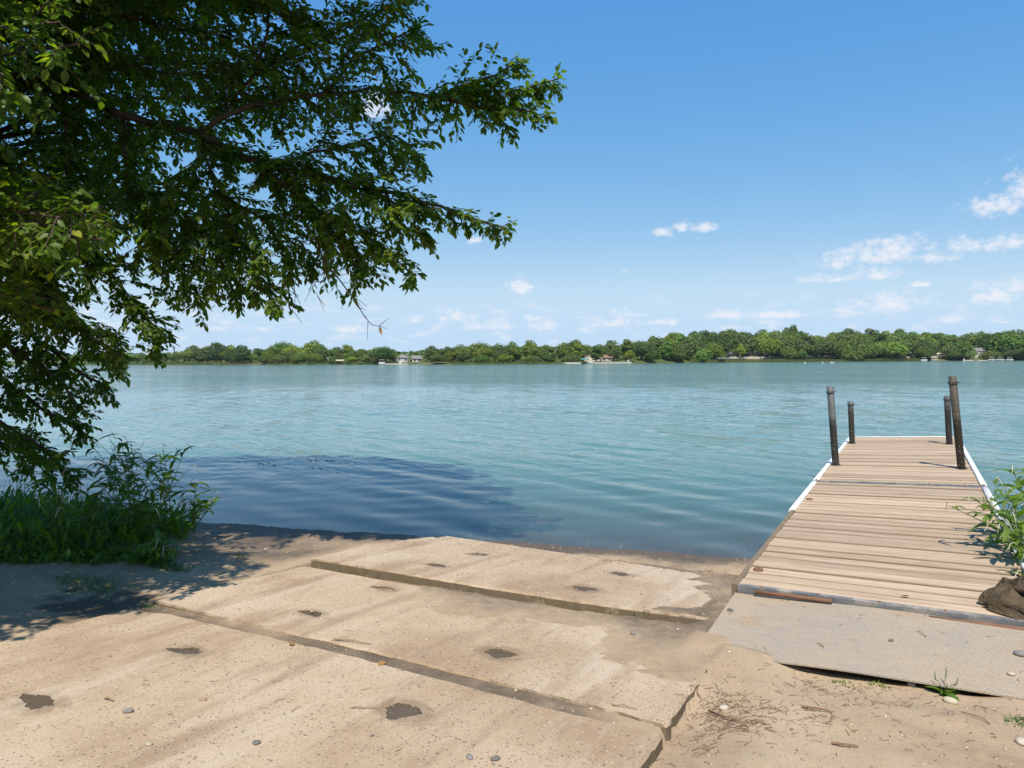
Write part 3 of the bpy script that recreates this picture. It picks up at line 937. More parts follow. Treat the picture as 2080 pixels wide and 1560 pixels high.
def spread_limb(pts, filt, step, lmax, lstep, size, start, r0=0.04):
    rs = resample(pts, 0.2)
    m_ = len(rs)
    bare = [p for p in rs[m_ // 2:] if p.y > 0.8 and p.x / p.y > -0.73 and (p.z - CAM_Z) / p.y < 0.53 and not filt(p)]
    if len(bare) > 2: return                              # a limb that would cross the open side bare
    MB().tube([p - Vector((TRUNK.x, TRUNK.y, 0)) for p in rs], [r0 * (1 - 0.9 * q_ / (m_ - 1)) + 0.003 for q_ in range(m_)], 6).obj('branch', M_BARK, tree, None, True)
    grow_shoots(rs, tr, step, lmax, lstep, size, 0.005, filt, start)


# limbs on the near left side, over the bank and the left ends of the slabs
def near_ok(p):
    b_, e_ = view_xy(p)
    hid = p[1] < 0.8 or b_ < -0.74 or e_ > 0.53
    ins = b_ < -0.55 - 0.25 * max(0.0, 0.12 - e_) and e_ > 0.03 + 0.30 * (b_ + 0.72) and p[1] > 3.5
    return (hid or ins) and p[2] > 1.5 and shade_ok(p, tr.gauss(-0.08, 0.14))


for i in range(95):
    ax_, ay_, az_ = tr.uniform(-5.6, -1.9), tr.uniform(2.0, 5.2), tr.uniform(2.2, 4.6)
    if not near_ok((ax_, ay_, az_)): continue
    spread_limb([(-6.3, 7.1, az_ + 0.2), ((-6.3 + ax_) / 2 - 0.3, (7.1 + ay_) / 2, az_ + 0.45), (ax_, ay_, az_)], near_ok, 0.12, 0.9, 0.030, 0.064, 0.5, 0.03)


for i in range(75):
    sy = tr.uniform(2.2, 6.4); sx = interp(LIT_EDGE, sy) - abs(tr.gauss(0, .55)) - .12
    h_ = tr.uniform(1.9, 3.6)
    ax_, ay_, az_ = sx - SHX * h_, sy - SHY * h_, h_ + .1
    if not near_ok((ax_, ay_, az_)): continue
    spread_limb([(-6.3, 7.1, az_ + 0.2), ((-6.3 + ax_) / 2 - 0.3, (7.1 + ay_) / 2, az_ + 0.45), (ax_, ay_, az_)], near_ok, 0.10, 0.7, 0.028, 0.064, 0.6, 0.025)


# the upper crown, above and behind what the picture frames
def top_ok(p):
    b_, e_ = view_xy(p)
    hid = b_ < -0.76 or e_ > 0.54
    ins = b_ < -0.30 and e_ > 0.14 - 0.35 * (b_ + 0.3) - 0.1 and p[1] > 6.4
    return (hid or ins) and p[2] > 2.0 and shade_ok(p, tr.gauss(-0.1, 0.2))


done = 0
for i in range(1400):
    c_ = Vector((-3.9 + tr.gauss(0, 2.4), 7.6 + tr.gauss(0, 1.9), 6.2 + tr.gauss(0, 1.4)))
    if not top_ok(c_) or c_.z > 9.2 or c_.z < 2.2: continue
    z0 = min(7.9, max(2.8, c_.z - (0.1 if c_.z > 5.2 else 0.8)))
    o = Vector((-6.2, 7.15, z0))
    spread_limb([o, o.lerp(c_, .5) + Vector((0, 0, .6 if c_.z > 5.2 else .35)), c_], top_ok, 0.12, 1.15, 0.034, 0.15 if c_.z > 5.6 else 0.08, 0.45, 0.035)
    done += 1
    if done > 250: break
for i in range(130):
    sy = tr.uniform(6.9, 12.8); sx = interp(LIT_EDGE, sy) - 0.15 - 4.5 * tr.random() ** 1.6
    h_ = tr.uniform(4.6, 8.2)
    c_ = Vector((sx - SHX * h_, sy - SHY * h_, h_ + .1))
    if not top_ok(c_) or view_xy(c_)[1] < 0.6: continue
    o = Vector((-6.0, 7.3, min(7.9, max(3.0, c_.z))))
    spread_limb([o, o.lerp(c_, .5) + Vector((0, 0, .7)), c_], top_ok, 0.13, 0.95, 0.034, 0.15, 0.72, 0.03)
print('leaves', len(leafP), 'near', N_NEAR)

P_ = np.array([tuple(p) for p in leafP]) - np.array([TRUNK.x, TRUNK.y, 0.0])
A_ = np.array([tuple(p) for p in leafA]); N_ = np.array([tuple(p) for p in leafN]); L_ = np.array(leafL)
# the leaves at the tips towards the open sky are leaves of their own, the rest is the crown
world_x = P_[:N_NEAR, 0] + TRUNK.x
hero = np.argsort(-(world_x + rng.normal(0, 0.25, N_NEAR)))[:240]
hmask = np.zeros(len(P_), bool); hmask[hero] = True
Vl, Fl = blades(P_[~hmask], A_[~hmask], N_[~hmask], L_[~hmask], L_[~hmask] * 0.56, 0.12)
tag(link('crown', np_mesh('crown', Vl, Fl), M_LEAF, tree), kind='stuff')
leaf_me = None
v1, f1 = blades(np.zeros((1, 3)), np.array([[1.0, 0, 0]]), np.array([[0, 0, 1.0]]), np.array([1.0]), np.array([0.56]), 0.12)
leaf_me = np_mesh('leaf', v1, f1)
leaf_me.materials.append(M_LEAF)
for i in hero:
    a = Vector(A_[i]).normalized(); n_ = Vector(N_[i])
    s = n_.cross(a).normalized(); n_ = a.cross(s)
    m3 = Matrix((a, s, n_)).transposed().to_4x4()
    link('leaf', leaf_me, None, tree, Matrix.Translation(Vector(P_[i])) @ m3 @ Matrix.Scale(float(L_[i]), 4))
twigs.V = [p - Vector((TRUNK.x, TRUNK.y, 0)) for p in twigs.V]
tag(link('twigs', np_mesh('twigs', np.array([tuple(p) for p in twigs.V]), np.array(twigs.F), True), M_BARK, tree), kind='stuff')
# the bare dead twig with one brown leaf
dm_ = MB()
DEAD = [[(-1.57, 5.75, 2.75), (-1.48, 5.7, 2.53), (-1.39, 5.7, 2.43), (-1.31, 5.7, 2.32), (-1.24, 5.7, 2.23), (-1.18, 5.7, 2.12), (-1.11, 5.7, 2.04), (-1.06, 5.7, 2.03)],
        [(-1.79, 5.8, 2.45), (-1.75, 5.8, 2.29), (-1.79, 5.8, 2.13)], [(-1.48, 5.7, 2.53), (-1.5, 5.7, 2.39), (-1.6, 5.7, 2.38), (-1.52, 5.7, 2.24)]]
for j, pl in enumerate(DEAD):
    rs = resample(pl, 0.05)
    m_ = len(rs)
    rs = [p - Vector((TRUNK.x, TRUNK.y, 0)) for p in rs]
    dm_.tube(rs, [0.0085 * (1 - 0.7 * i / (m_ - 1)) * (1 if j == 0 else 0.55) for i in range(m_)], 5)
    for i in range(2, m_):
        if tr.random() < 0.8:
            d = (rs[i] - rs[i - 1]).normalized()
            sd = Matrix.Rotation(tr.uniform(0, 6.28), 3, d) @ d.orthogonal().normalized()
            e = rs[i] + (d * 0.6 + sd * 0.8) * tr.uniform(0.05, 0.2)
            dm_.tube([rs[i], rs[i].lerp(e, 0.5) + Vector((0, 0, 0.005)), e], [0.003, 0.0024, 0.0014], 4)
tag(dm_.obj('dead_twig', M_TWIG, tree), 'bare grey twig hanging below the foliage')
v1, f1 = blades(np.array([[0.0, 0, 0]]), np.array([[0.25, 0, -1.0]]), np.array([[0.6, -1.0, 0]]), np.array([0.075]), np.array([0.026]), 0.0)
M_BROWN = simple('dead_leaf', (0.30, 0.16, 0.05), 0.7, 0, 0.3, 30)
tag(link('leaf', np_mesh('dead_leaf', v1, f1), M_BROWN, tree, Matrix.Translation((-1.055 - TRUNK.x, 5.7 - TRUNK.y, 2.03))), 'single curled brown leaf at the end of the dead twig')

# ------------------------------------------------------------------ dock
M_PLANK, nt, out = new_mat('weathered_plank')
tc = nd(nt, 'ShaderNodeTexCoord').outputs['Object']
oi = nd(nt, 'ShaderNodeObjectInfo')
off = nd(nt, 'ShaderNodeCombineXYZ', {0: ma(nt, 'MULTIPLY', oi.outputs['Random'], 37.0), 1: ma(nt, 'MULTIPLY', oi.outputs['Random'], 11.0), 2: 0.0}).outputs[0]
p_ = vm(nt, 'ADD', tc, off)
grain = noise(nt, vm(nt, 'MULTIPLY', p_, (1.6, 26.0, 10.0)), 1.0, 4, 0.55, 0.6)
fineg = noise(nt, vm(nt, 'MULTIPLY', p_, (9.0, 210.0, 60.0)), 1.0, 3, 0.6, 0.3)
blot = noise(nt, p_, 2.6, 4, 0.6)
c = ramp(nt, grain, [(0.25, (0.31, 0.22, 0.145)), (0.45, (0.45, 0.335, 0.23)), (0.7, (0.55, 0.43, 0.31))])
c = mixc(nt, ma(nt, 'MULTIPLY', smooth(nt, fineg, 0.5, 0.72), 0.5), c, (0.22, 0.15, 0.10))
c = mixc(nt, ma(nt, 'MULTIPLY', smooth(nt, blot, 0.45, 0.75), 0.4), c, (0.36, 0.245, 0.165))
c = mixc(nt, oi.outputs['Random'], vm(nt, 'SCALE', c, scale=0.80), vm(nt, 'SCALE', c, scale=1.10))
edg = ma(nt, 'ABSOLUTE', nd(nt, 'ShaderNodeSeparateXYZ', {0: tc}).outputs[1])
c = mixc(nt, ma(nt, 'MULTIPLY', smooth(nt, ma(nt, 'ADD', edg, ma(nt, 'MULTIPLY', ma(nt, 'SUBTRACT', grain, 0.5), 0.03)), 0.061, 0.077), 0.7), c, (0.12, 0.085, 0.055))
bsdf(nt, out, c, 0.85, 0, ma(nt, 'ADD', grain, ma(nt, 'MULTIPLY', fineg, 0.5)), 0.5, 0.006, 0.2)
M_STRINGER = simple('dock_frame_wood', (0.20, 0.15, 0.10), 0.9, 0, 0.35, 8, 0.4, 0.2)
M_FENDER = simple('white_fender', (0.78, 0.77, 0.73), 0.45, 0, 0.06, 5, 0.08, 0.5)
M_STRIP, nt, out = new_mat('worn_steel_strip')
tc = nd(nt, 'ShaderNodeTexCoord').outputs['Object']
n1 = noise(nt, tc, 9.0, 5, 0.65)
c = ramp(nt, n1, [(0.3, (0.11, 0.115, 0.125)), (0.5, (0.20, 0.195, 0.19)), (0.66, (0.40, 0.34, 0.27))])
bsdf(nt, out, c, 0.65, 0.1, noise(nt, tc, 60, 3), 0.3, 0.003)
M_RUST = simple('rusty_pipe', (0.20, 0.105, 0.065), 0.85, 0.1, 0.35, 18, 0.35, 0.3)
M_POST, nt, out = new_mat('galvanised_post')
tc = nd(nt, 'ShaderNodeTexCoord').outputs['Object']
hz = nd(nt, 'ShaderNodeSeparateXYZ', {0: tc}).outputs[2]
n1 = noise(nt, vm(nt, 'MULTIPLY', tc, (1, 1, 0.35)), 14.0, 5, 0.65)
oi = nd(nt, 'ShaderNodeObjectInfo')
lv = smooth(nt, ma(nt, 'ADD', hz, ma(nt, 'MULTIPLY', ma(nt, 'SUBTRACT', n1, 0.5), 0.5)), 0.55, 0.72)
dark = mixc(nt, n1, (0.022, 0.019, 0.016), (0.065, 0.054, 0.043))
zinc = mixc(nt, n1, (0.075, 0.08, 0.08), (0.20, 0.205, 0.20))
c = mixc(nt, lv, dark, zinc)
c = mixc(nt, 1.0, c, oi.outputs['Color'], 'MULTIPLY')
vo = nd(nt, 'ShaderNodeTexVoronoi', {'Vector': vm(nt, 'MULTIPLY', tc, (1.5, 1.5, 1.0)), 'Scale': 30.0})
spk = ma(nt, 'MULTIPLY', ma(nt, 'LESS_THAN', vo.outputs['Distance'], 0.2), ma(nt, 'GREATER_THAN', nd(nt, 'ShaderNodeSeparateColor', {0: vo.outputs['Color']}).outputs[0], 0.8))
c = mixc(nt, ma(nt, 'MULTIPLY', spk, 0.8), c, (0.6, 0.6, 0.57))
bsdf(nt, out, c, 0.6, 0.25, n1, 0.25, 0.004)

# plank mesh: 1.8 long (x), 0.152 wide (y), 0.04 thick, worn edges
pb = MB()
prof = [(-0.076, -0.02), (0.076, -0.02), (0.076, 0.013), (0.070, 0.0195), (0.03, 0.0205), (-0.03, 0.0195), (-0.070, 0.0195), (-0.076, 0.013)]
pb.prism(prof, -0.9, 0.9, 'x')
plank_me = pb.mesh('plank')
plank_me.materials.append(M_PLANK)

UR = 0.68                                 # right edge of the dock
DOCK_Z = {4.83: (0.245, 0.275), 9.46: (0.25, 0.325), 15.25: (0.25, 0.34)}


def deck_z(u, v):
    vs = sorted(DOCK_Z)
    if v <= vs[1]: a, b = vs[0], vs[1]
    else: a, b = vs[1], vs[2]
    t = (v - a) / (b - a)
    l = DOCK_Z[a][0] * (1 - t) + DOCK_Z[b][0] * t
    r_ = DOCK_Z[a][1] * (1 - t) + DOCK_Z[b][1] * t
    k = (u + 1.0) / 1.68
    return l * (1 - k) + r_ * k


def dock_section(v0, v1, label):
    root = empty('dock_section', mtx=RAMP_M @ Matrix.Translation((-0.16, (v0 + v1) / 2, 0)))
    tag(root, label, 'dock', 'sections of the dock')
    org = Vector((-0.16, (v0 + v1) / 2, 0))
    n = int(round((v1 - v0 - 0.10) / 0.16))
    pitch = (v1 - v0 - 0.10) / n
    for i in range(n):
        v = v0 + 0.05 + pitch * (i + 0.5)
        zl, zr_ = deck_z(-1.0, v), deck_z(UR, v)
        tilt = math.atan2(zr_ - zl, 1.68)
        m = Matrix.Translation(Vector((-0.16 + rnd.uniform(-.006, .006), v, (zl + zr_) / 2 - 0.02 + rnd.uniform(-.005, .005))) - org)
        m = m @ Matrix.Rotation(-tilt, 4, 'Y') @ Matrix.Rotation(rnd.gauss(0, 0.0016), 4, 'Z') @ Matrix.Rotation(rnd.gauss(0, 0.010), 4, 'X') @ Matrix.Diagonal((1.68 / 1.8, pitch / 0.16 * rnd.uniform(0.92, 0.98), 1.0, 1.0))
        link('plank', plank_me, None, root, m)
    for u in (-0.97, -0.4, 0.15, 0.65):
        mb = MB()
        pr = [(u - 0.02, 0), (u + 0.02, 0), (u + 0.02, 0), (u - 0.02, 0)]
        V0 = []
        for v in (v0 + 0.02, v1 - 0.02):
            z = deck_z(u, v) - 0.046
            V0 += [(u - .022, v, z - .14), (u + .022, v, z - .14), (u + .022, v, z), (u - .022, v, z)]
        mb.V = [Vector(p) - org for p in V0]
        mb.F = [(0, 1, 2, 3), (7, 6, 5, 4), (0, 4, 5, 1), (1, 5, 6, 2), (2, 6, 7, 3), (3, 7, 4, 0)]
        mb.obj('stringer', M_STRINGER, root)
    return root, org


def run(root, org, pts, prof, name, mat, smooth_=False):
    """profile [(across,up)] swept along pts lying mostly on v (ramp frame)"""
    mb = MB()
    k = len(prof)
    for p in pts:
        p = Vector(p) - org
        for a, b in prof:
            mb.V.append(p + Vector((a, 0, b)))
    for i in range(len(pts) - 1):
        for j in range(k):
            j2 = (j + 1) % k
            mb.F.append((i * k + j, i * k + j2, (i + 1) * k + j2, (i + 1) * k + j))
    mb.F.append(tuple(range(k))); mb.F.append(tuple((len(pts) - 1) * k + j for j in reversed(range(k))))
    return mb.obj(name, mat, root, None, smooth_)


def fender_prof(s):
    return [(0, -0.09), (s * 0.045, -0.085), (s * 0.066, -0.05), (s * 0.066, -0.005), (s * 0.05, 0.016), (s * 0.02, 0.022), (s * -0.004, 0.018), (0, 0.0)]


def post(root, org, u, v, h, lean, tint, r=0.047):
    zb = deck_z(max(-1, min(UR, u)), v)
    base = Vector((u, v, zb))
    mb = MB()
    n = 18
    mb.tube([(0, 0, -1.4), (0, 0, 0), (0, 0, h * .5), (0, 0, h - 0.002), (0, 0, h)], [r, r, r, r, r * 0.96], n)
    # lean is a shift per metre towards world -x, in ramp axes
    lx, ly = -lean * PX, -lean * DX
    ax = Vector((lx, ly, 1)).normalized()
    q_ = Vector((0, 0, 1)).rotation_difference(ax).to_matrix().to_4x4()
    o = mb.obj('post', M_POST, root, Matrix.Translation(base - org) @ q_, False)
    for p in o.data.polygons:
        if len(p.vertices) == 4: p.use_smooth = True
    o.color = (*tint, 1)
    c_ = MB()
    hc = h * 0.93
    prof = [(r + 0.001, hc - .012), (r + 0.011, hc - .012), (r + 0.011, hc + .012), (r + 0.001, hc + .012)]
    b0 = 0
    for k in range(24):
        a = 2 * math.pi * k / 24
        for p, q2 in prof: c_.V.append(Vector((p * math.cos(a), p * math.sin(a), q2)))
    for k in range(24):
        k2 = (k + 1) % 24
        for j in range(4):
            j2 = (j + 1) % 4
            c_.F.append((k * 4 + j, k2 * 4 + j, k2 * 4 + j2, k * 4 + j2))
    c_.tube([(r + .004, 0, hc), (r + 0.03, 0, hc)], 0.008, 6)
    cc = c_.obj('collar', M_POST, o)
    cc.color = (*[t * 0.8 for t in tint], 1)
    fl = MB().tube([(0, 0, -0.004), (0, 0, 0.006)], [r + 0.018, r + 0.016], 18).obj('flange', M_POST, o)
    fl.color = (.5, .5, .5, 1)
    return o


near, o1 = dock_section(4.83, 9.43, 'near section of the wooden dock, joined to the steel plate on shore')
far, o2 = dock_section(9.49, 15.25, 'far section of the wooden dock with four steel posts')
fd = lambda u, v0, v1, n=10: [(u, v0 + (v1 - v0) * i / n, deck_z(max(-1, min(UR, u)), v0 + (v1 - v0) * i / n)) for i in range(n + 1)]
run(near, o1, fd(-1.003, 7.55, 9.38), fender_prof(-1), 'fender', M_FENDER, True)
run(near, o1, fd(UR + 0.003, 5.0, 9.36), fender_prof(1), 'fender', M_FENDER, True)
run(far, o2, fd(-1.003, 9.56, 15.2), fender_prof(-1), 'fender', M_FENDER, True)
run(far, o2, fd(UR + 0.003, 9.58, 15.2), fender_prof(1), 'fender', M_FENDER, True)
run(near, o1, fd(-1.004, 4.86, 7.54), [(0, -.16), (-.038, -.16), (-.04, -.004), (-.034, .004), (-.006, .004), (0, 0)], 'side_board', M_STRINGER)
# end strip of the far section
mb = MB()
for v, dz in ((15.215, 0.0),):
    pts = [(-0.98 + 1.64 * i / 6, v + 0.012, deck_z(-0.98 + 1.64 * i / 6, v) - 0.01) for i in range(7)]
    mb.tube([Vector(p) - o2 for p in pts], 0.013, 8)
mb.obj('end_fender', M_FENDER, far, None, True)


def cross_strip(root, org, v, w, lift, name='steel_strip', mat=M_STRIP, u0=-1.0, u1=0.68):
    mb = MB()
    for v_ in (v - w / 2, v + w / 2):
        for u in (u0, u1):
            z = deck_z(u, v_) + lift
            for dz in (0.0, -0.05):
                mb.V.append(Vector((u, v_, z + dz)) - org)
    mb.F = [(0, 2, 6, 4), (1, 5, 7, 3), (0, 4, 5, 1), (2, 3, 7, 6), (0, 1, 3, 2), (4, 6, 7, 5)]
    o = mb.obj(name, mat, root)
    for i in range(5):
        u = u0 + 0.15 + (u1 - u0 - 0.3) * i / 4
        MB().tube([Vector((u, v, deck_z(u, v) + lift - .002)) - org, Vector((u, v, deck_z(u, v) + lift + .006)) - org], [0.011, 0.008], 8).obj('bolt', M_RUST, o)
    return o


cross_strip(near, o1, 4.86, 0.044, 0.004)
cross_strip(near, o1, 9.405, 0.045, 0.003)
cross_strip(far, o2, 9.515, 0.045, 0.003)
for u0, u1 in ((-0.88, -0.42), (0.10, 0.60)):
    MB().tube([Vector((u0, 4.795, .235)) - o1, Vector((u1, 4.795, .248)) - o1], 0.014, 10).obj('hinge_pipe', M_RUST, near, None, True)
for v in (5.27, 8.18):
    for u in (-0.945, 0.625):
        z = deck_z(u, v)
        MB().tube([Vector((u, v, z - .002)) - o1, Vector((u, v, z + .010)) - o1, Vector((u, v, z + .016)) - o1], [0.036, 0.034, 0.018], 12).obj('bolt_head', M_RUST, near)
for u in (-1.02, 0.71):
    mb = MB(); z = deck_z(max(-1, min(UR, u)), 9.46)
    mb.box(Vector((u, 9.46, z - .03)) - o2, (0.07, 0.09, 0.06)); mb.tube([Vector((u, 9.42, z)) - o2, Vector((u, 9.5, z + .005)) - o2], 0.018, 8)
    mb.obj('hinge_bracket', M_RUST, far)
post(far, o2, 0.57, 10.90, 1.21, 0.115, (0.75, 0.58, 0.43))
post(far, o2, -0.93, 11.0, 1.12, 0.082, (0.95, 1.0, 1.02))
post(far, o2, -0.92, 13.98, 0.75, 0.05, (0.9, 0.93, 0.93))
post(far, o2, 0.55, 13.9, 0.80, 0.066, (0.7, 0.68, 0.66))

# ------------------------------------------------------------------ steel tread plate from shore to dock
M_PLATE, nt, out = new_mat('tread_plate')
tc = nd(nt, 'ShaderNodeTexCoord').outputs['Object']
d1 = nd(nt, 'ShaderNodeVectorRotate', {'Vector': tc, 'Angle': R(45)}, rotation_type='Z_AXIS').outputs[0]
chk = nd(nt, 'ShaderNodeTexChecker', {'Vector': d1, 'Scale': 40.0}).outputs['Fac']
wa = nd(nt, 'ShaderNodeTexWave', {'Vector': d1, 'Scale': 22.0, 'Distortion': 0.0}, wave_type='BANDS', bands_direction='X').outputs['Fac']
wb = nd(nt, 'ShaderNodeTexWave', {'Vector': d1, 'Scale': 22.0, 'Distortion': 0.0}, wave_type='BANDS', bands_direction='Y').outputs['Fac']
lug = smooth(nt, ma(nt, 'ADD', ma(nt, 'MULTIPLY', chk, wa), ma(nt, 'MULTIPLY', ma(nt, 'SUBTRACT', 1.0, chk), wb)), 0.6, 0.85)
big = noise(nt, tc, 2.2, 5, 0.6)
mid = noise(nt, vm(nt, 'MULTIPLY', tc, (1.0, 2.5, 1.0)), 9.0, 5, 0.65)
fine = noise(nt, tc, 150, 3, 0.7)
steel = mixc(nt, mid, (0.30, 0.255, 0.21), (0.41, 0.35, 0.285))
dust = mixc(nt, fine, (0.37, 0.28, 0.19), (0.48, 0.385, 0.275))
dmk = smooth(nt, ma(nt, 'ADD', ma(nt, 'MULTIPLY', big, 0.65), ma(nt, 'SUBTRACT', ma(nt, 'MULTIPLY', mid, 0.5), ma(nt, 'MULTIPLY', lug, 0.08))), 0.34, 0.72)
c = mixc(nt, dmk, steel, dust)
c = mixc(nt, ma(nt, 'MULTIPLY', smooth(nt, noise(nt, tc, 3.4, 5, 0.6), 0.56, 0.72), 0.55), c, (0.40, 0.27, 0.15))
c = mixc(nt, ma(nt, 'MULTIPLY', lug, 0.16), c, (0.17, 0.155, 0.145))
c = mixc(nt, ma(nt, 'MULTIPLY', smooth(nt, fine, 0.55, 0.7), 0.35), c, (0.15, 0.12, 0.10))
bsdf(nt, out, c, 0.72, 0.0, ma(nt, 'ADD', ma(nt, 'MULTIPLY', lug, 0.6), ma(nt, 'MULTIPLY', fine, 0.3)), 0.8, 0.005, 0.35)
mb = MB()
nu_, nv_ = 24, 12
top, bot = {}, {}
pl_c = Vector((-0.05, 4.42, 0))
for j in range(nv_ + 1):
    for i in range(nu_ + 1):
        s, t = i / nu_, j / nv_
        u = -1.04 + 1.96 * s + (0.03 * (t) if s < 0.5 else 0)
        vn = 3.93 + 0.09 * sstep(0.3, 1.0, s) + 0.05 * sstep(0.15, 0.0, s)
        v = vn + (4.815 - vn) * t
        z = plate_z(-1.04 + 1.96 * s, 3.95 + 0.865 * t)
        top[i, j] = len(mb.V); mb.V.append(Vector((u, v, z)) - pl_c)
for j in range(nv_ + 1):
    for i in range(nu_ + 1):
        bot[i, j] = len(mb.V); mb.V.append(mb.V[top[i, j]] - Vector((0, 0, 0.008)))
for j in range(nv_):
    for i in range(nu_):
        mb.F.append((top[i, j], top[i + 1, j], top[i + 1, j + 1], top[i, j + 1]))
        mb.F.append((bot[i, j], bot[i, j + 1], bot[i + 1, j + 1], bot[i + 1, j]))
for i in range(nu_):
    mb.F.append((top[i, 0], bot[i, 0], bot[i + 1, 0], top[i + 1, 0])); mb.F.append((top[i, nv_], top[i + 1, nv_], bot[i + 1, nv_], bot[i, nv_]))
for j in range(nv_):
    mb.F.append((top[0, j], top[0, j + 1], bot[0, j + 1], bot[0, j])); mb.F.append((top[nu_, j], bot[nu_, j], bot[nu_, j + 1], top[nu_, j + 1]))
tag(mb.obj('tread_plate', M_PLATE, None, RAMP_M @ Matrix.Translation(pl_c)), 'dusty grey steel tread plate bridging the sand and the dock', 'plate')


# ------------------------------------------------------------------ crumpled jacket on the dock
M_CLOTH, nt, out = new_mat('brown_cloth')
tc = nd(nt, 'ShaderNodeTexCoord').outputs['Object']
c = mixc(nt, noise(nt, tc, 7.0, 4, 0.6), (0.085, 0.062, 0.038), (0.14, 0.105, 0.066))
fold = noise(nt, vm(nt, 'MULTIPLY', tc, (1.0, 2.4, 1.4)), 13.0, 3, 0.55, 1.6)
weave = noise(nt, tc, 260.0, 2, 0.5)
bsdf(nt, out, c, 0.95, 0, ma(nt, 'ADD', fold, ma(nt, 'MULTIPLY', weave, 0.05)), 0.9, 0.03, 0.15)
jk = empty('jacket', mtx=RAMP_M @ Matrix.Translation((0.615, 5.07, deck_z(0.615, 5.07))))
tag(jk, 'crumpled dark brown jacket lying on the near end of the dock', 'jacket')
nr, na = 70, 170
V, F = [], []
for i in range(nr + 1):
    s = i / nr
    for k in range(na):
        a = 2 * math.pi * k / na
        ex = 0.26 * (1 + 0.12 * math.sin(3 * a + 1) + 0.07 * math.sin(7 * a)); ey = 0.20 * (1 + 0.10 * math.sin(2 * a) + 0.08 * math.sin(5 * a + 2))
        x, y = ex * s * math.cos(a), ey * s * math.sin(a)
        if x < -0.1: y *= 1 - 0.55 * sstep(-0.1, -0.3, x)
        h = 0.185 * (1 - s ** 2.6) ** 0.55
        w = mnoise.noise(Vector((x * 5 + 2, y * 9, 0.4)))
        w2 = mnoise.noise(Vector((x * 4, y * 5 + 7, 2.2)))
        f1_ = 1 - abs(math.sin(13 * (0.5 * x + 0.85 * y) + 3.2 * w + 1.5 * w2))
        f2_ = 1 - abs(math.sin(19 * (0.9 * x - 0.45 * y) + 4.0 * w2 + 2.0 * w + 0.7))
        f3_ = 1 - abs(math.sin(40 * (0.7 * x + 0.7 * y) + 5.0 * w - 3 * w2))
        z = h * (0.70 + 0.30 * w) + (0.040 * f1_ + 0.026 * f2_ + 0.008 * f3_) * (0.3 + 0.7 * (h / 0.185)) * (1 - s ** 6)
        if s > 0.96: z = 0.004
        V.append((x, y, max(0.004, z)))
for i in range(nr):
    for k in range(na):
        k2 = (k + 1) % na
        F.append((i * na + k, (i + 1) * na + k, (i + 1) * na + k2, i * na + k2))
link('cloth', py_mesh('cloth', V, F, True), M_CLOTH, jk)


def cloth_roll(pts, r0, name='fold'):
    rs = resample(pts, 0.015)
    m_ = len(rs)
    mb = MB()
    mb.tube(rs, [r0 * (0.35 + 0.65 * math.sin(math.pi * min(1, max(0, (i + .6) / m_)))) * (1 + 0.25 * mnoise.noise(Vector((i * .35, r0 * 90, 0)))) for i in range(m_)], 12)
    return mb.obj(name, M_CLOTH, jk, None, True)


cloth_roll([(-0.22, -0.04, 0.02), (-0.13, -0.12, 0.06), (-0.02, -0.165, 0.055), (0.10, -0.17, 0.045), (0.2, -0.13, 0.04)], 0.040, 'sleeve')
cloth_roll([(-0.11, -0.05, 0.13), (0.0, -0.10, 0.155), (0.09, -0.06, 0.18), (0.07, 0.04, 0.19), (-0.03, 0.06, 0.17)], 0.030, 'hood')
cloth_roll([(-0.03, -0.14, 0.11), (0.07, -0.13, 0.125), (0.17, -0.08, 0.12), (0.23, 0.02, 0.08)], 0.034, 'sleeve')
M_RED = simple('red_lining', (0.35, 0.03, 0.03), 0.9, 0, 0.3, 30)
tag(MB().box((0.17, -0.195, 0.012), (0.14, 0.04, 0.016), 0.2, 0.8).obj('lining', M_RED, jk), 'edge of red lining showing under the jacket')

# ------------------------------------------------------------------ pebbles, stones, sticks, litter
PAL = [(0.42, 0.35, 0.26), (0.30, 0.24, 0.19), (0.16, 0.14, 0.13), (0.50, 0.44, 0.35), (0.33, 0.22, 0.16), (0.22, 0.205, 0.19), (0.50, 0.43, 0.31)]
M_STONE, nt, out = new_mat('stone')
pos = nd(nt, 'ShaderNodeNewGeometry').outputs['Position']
oi = nd(nt, 'ShaderNodeObjectInfo').outputs['Color']
c = mixc(nt, noise(nt, pos, 60, 3), vm(nt, 'SCALE', oi, scale=0.75), vm(nt, 'SCALE', oi, scale=1.15))
bsdf(nt, out, c, 0.8, 0, noise(nt, pos, 120, 3), 0.3, 0.003, 0.3)
M_PEB, nt, out = new_mat('pebbles')
ge = nd(nt, 'ShaderNodeNewGeometry').outputs['Random Per Island']
c = ramp(nt, ge, [(i / 7.0, p) for i, p in enumerate(PAL)], 'CONSTANT')
bsdf(nt, out, c, 0.85, 0, None, spec=0.25)


def surface_z(u, v):
    z = ground(u, v)[0]
    if -4.33 < u < -0.91:
        if 0.2 < v < 2.8: z = max(z, zr(v))
        elif 2.97 < v < 4.15: z = max(z, zr(v) + 0.004)
        elif 4.3 < v < 5.65 and -4.15 < u < -1.15: z = max(z, slab3_top(v))
    if -1.0 < u < 0.9 and 4.04 < v < 4.8: z = max(z, plate_z(u, v))
    return z


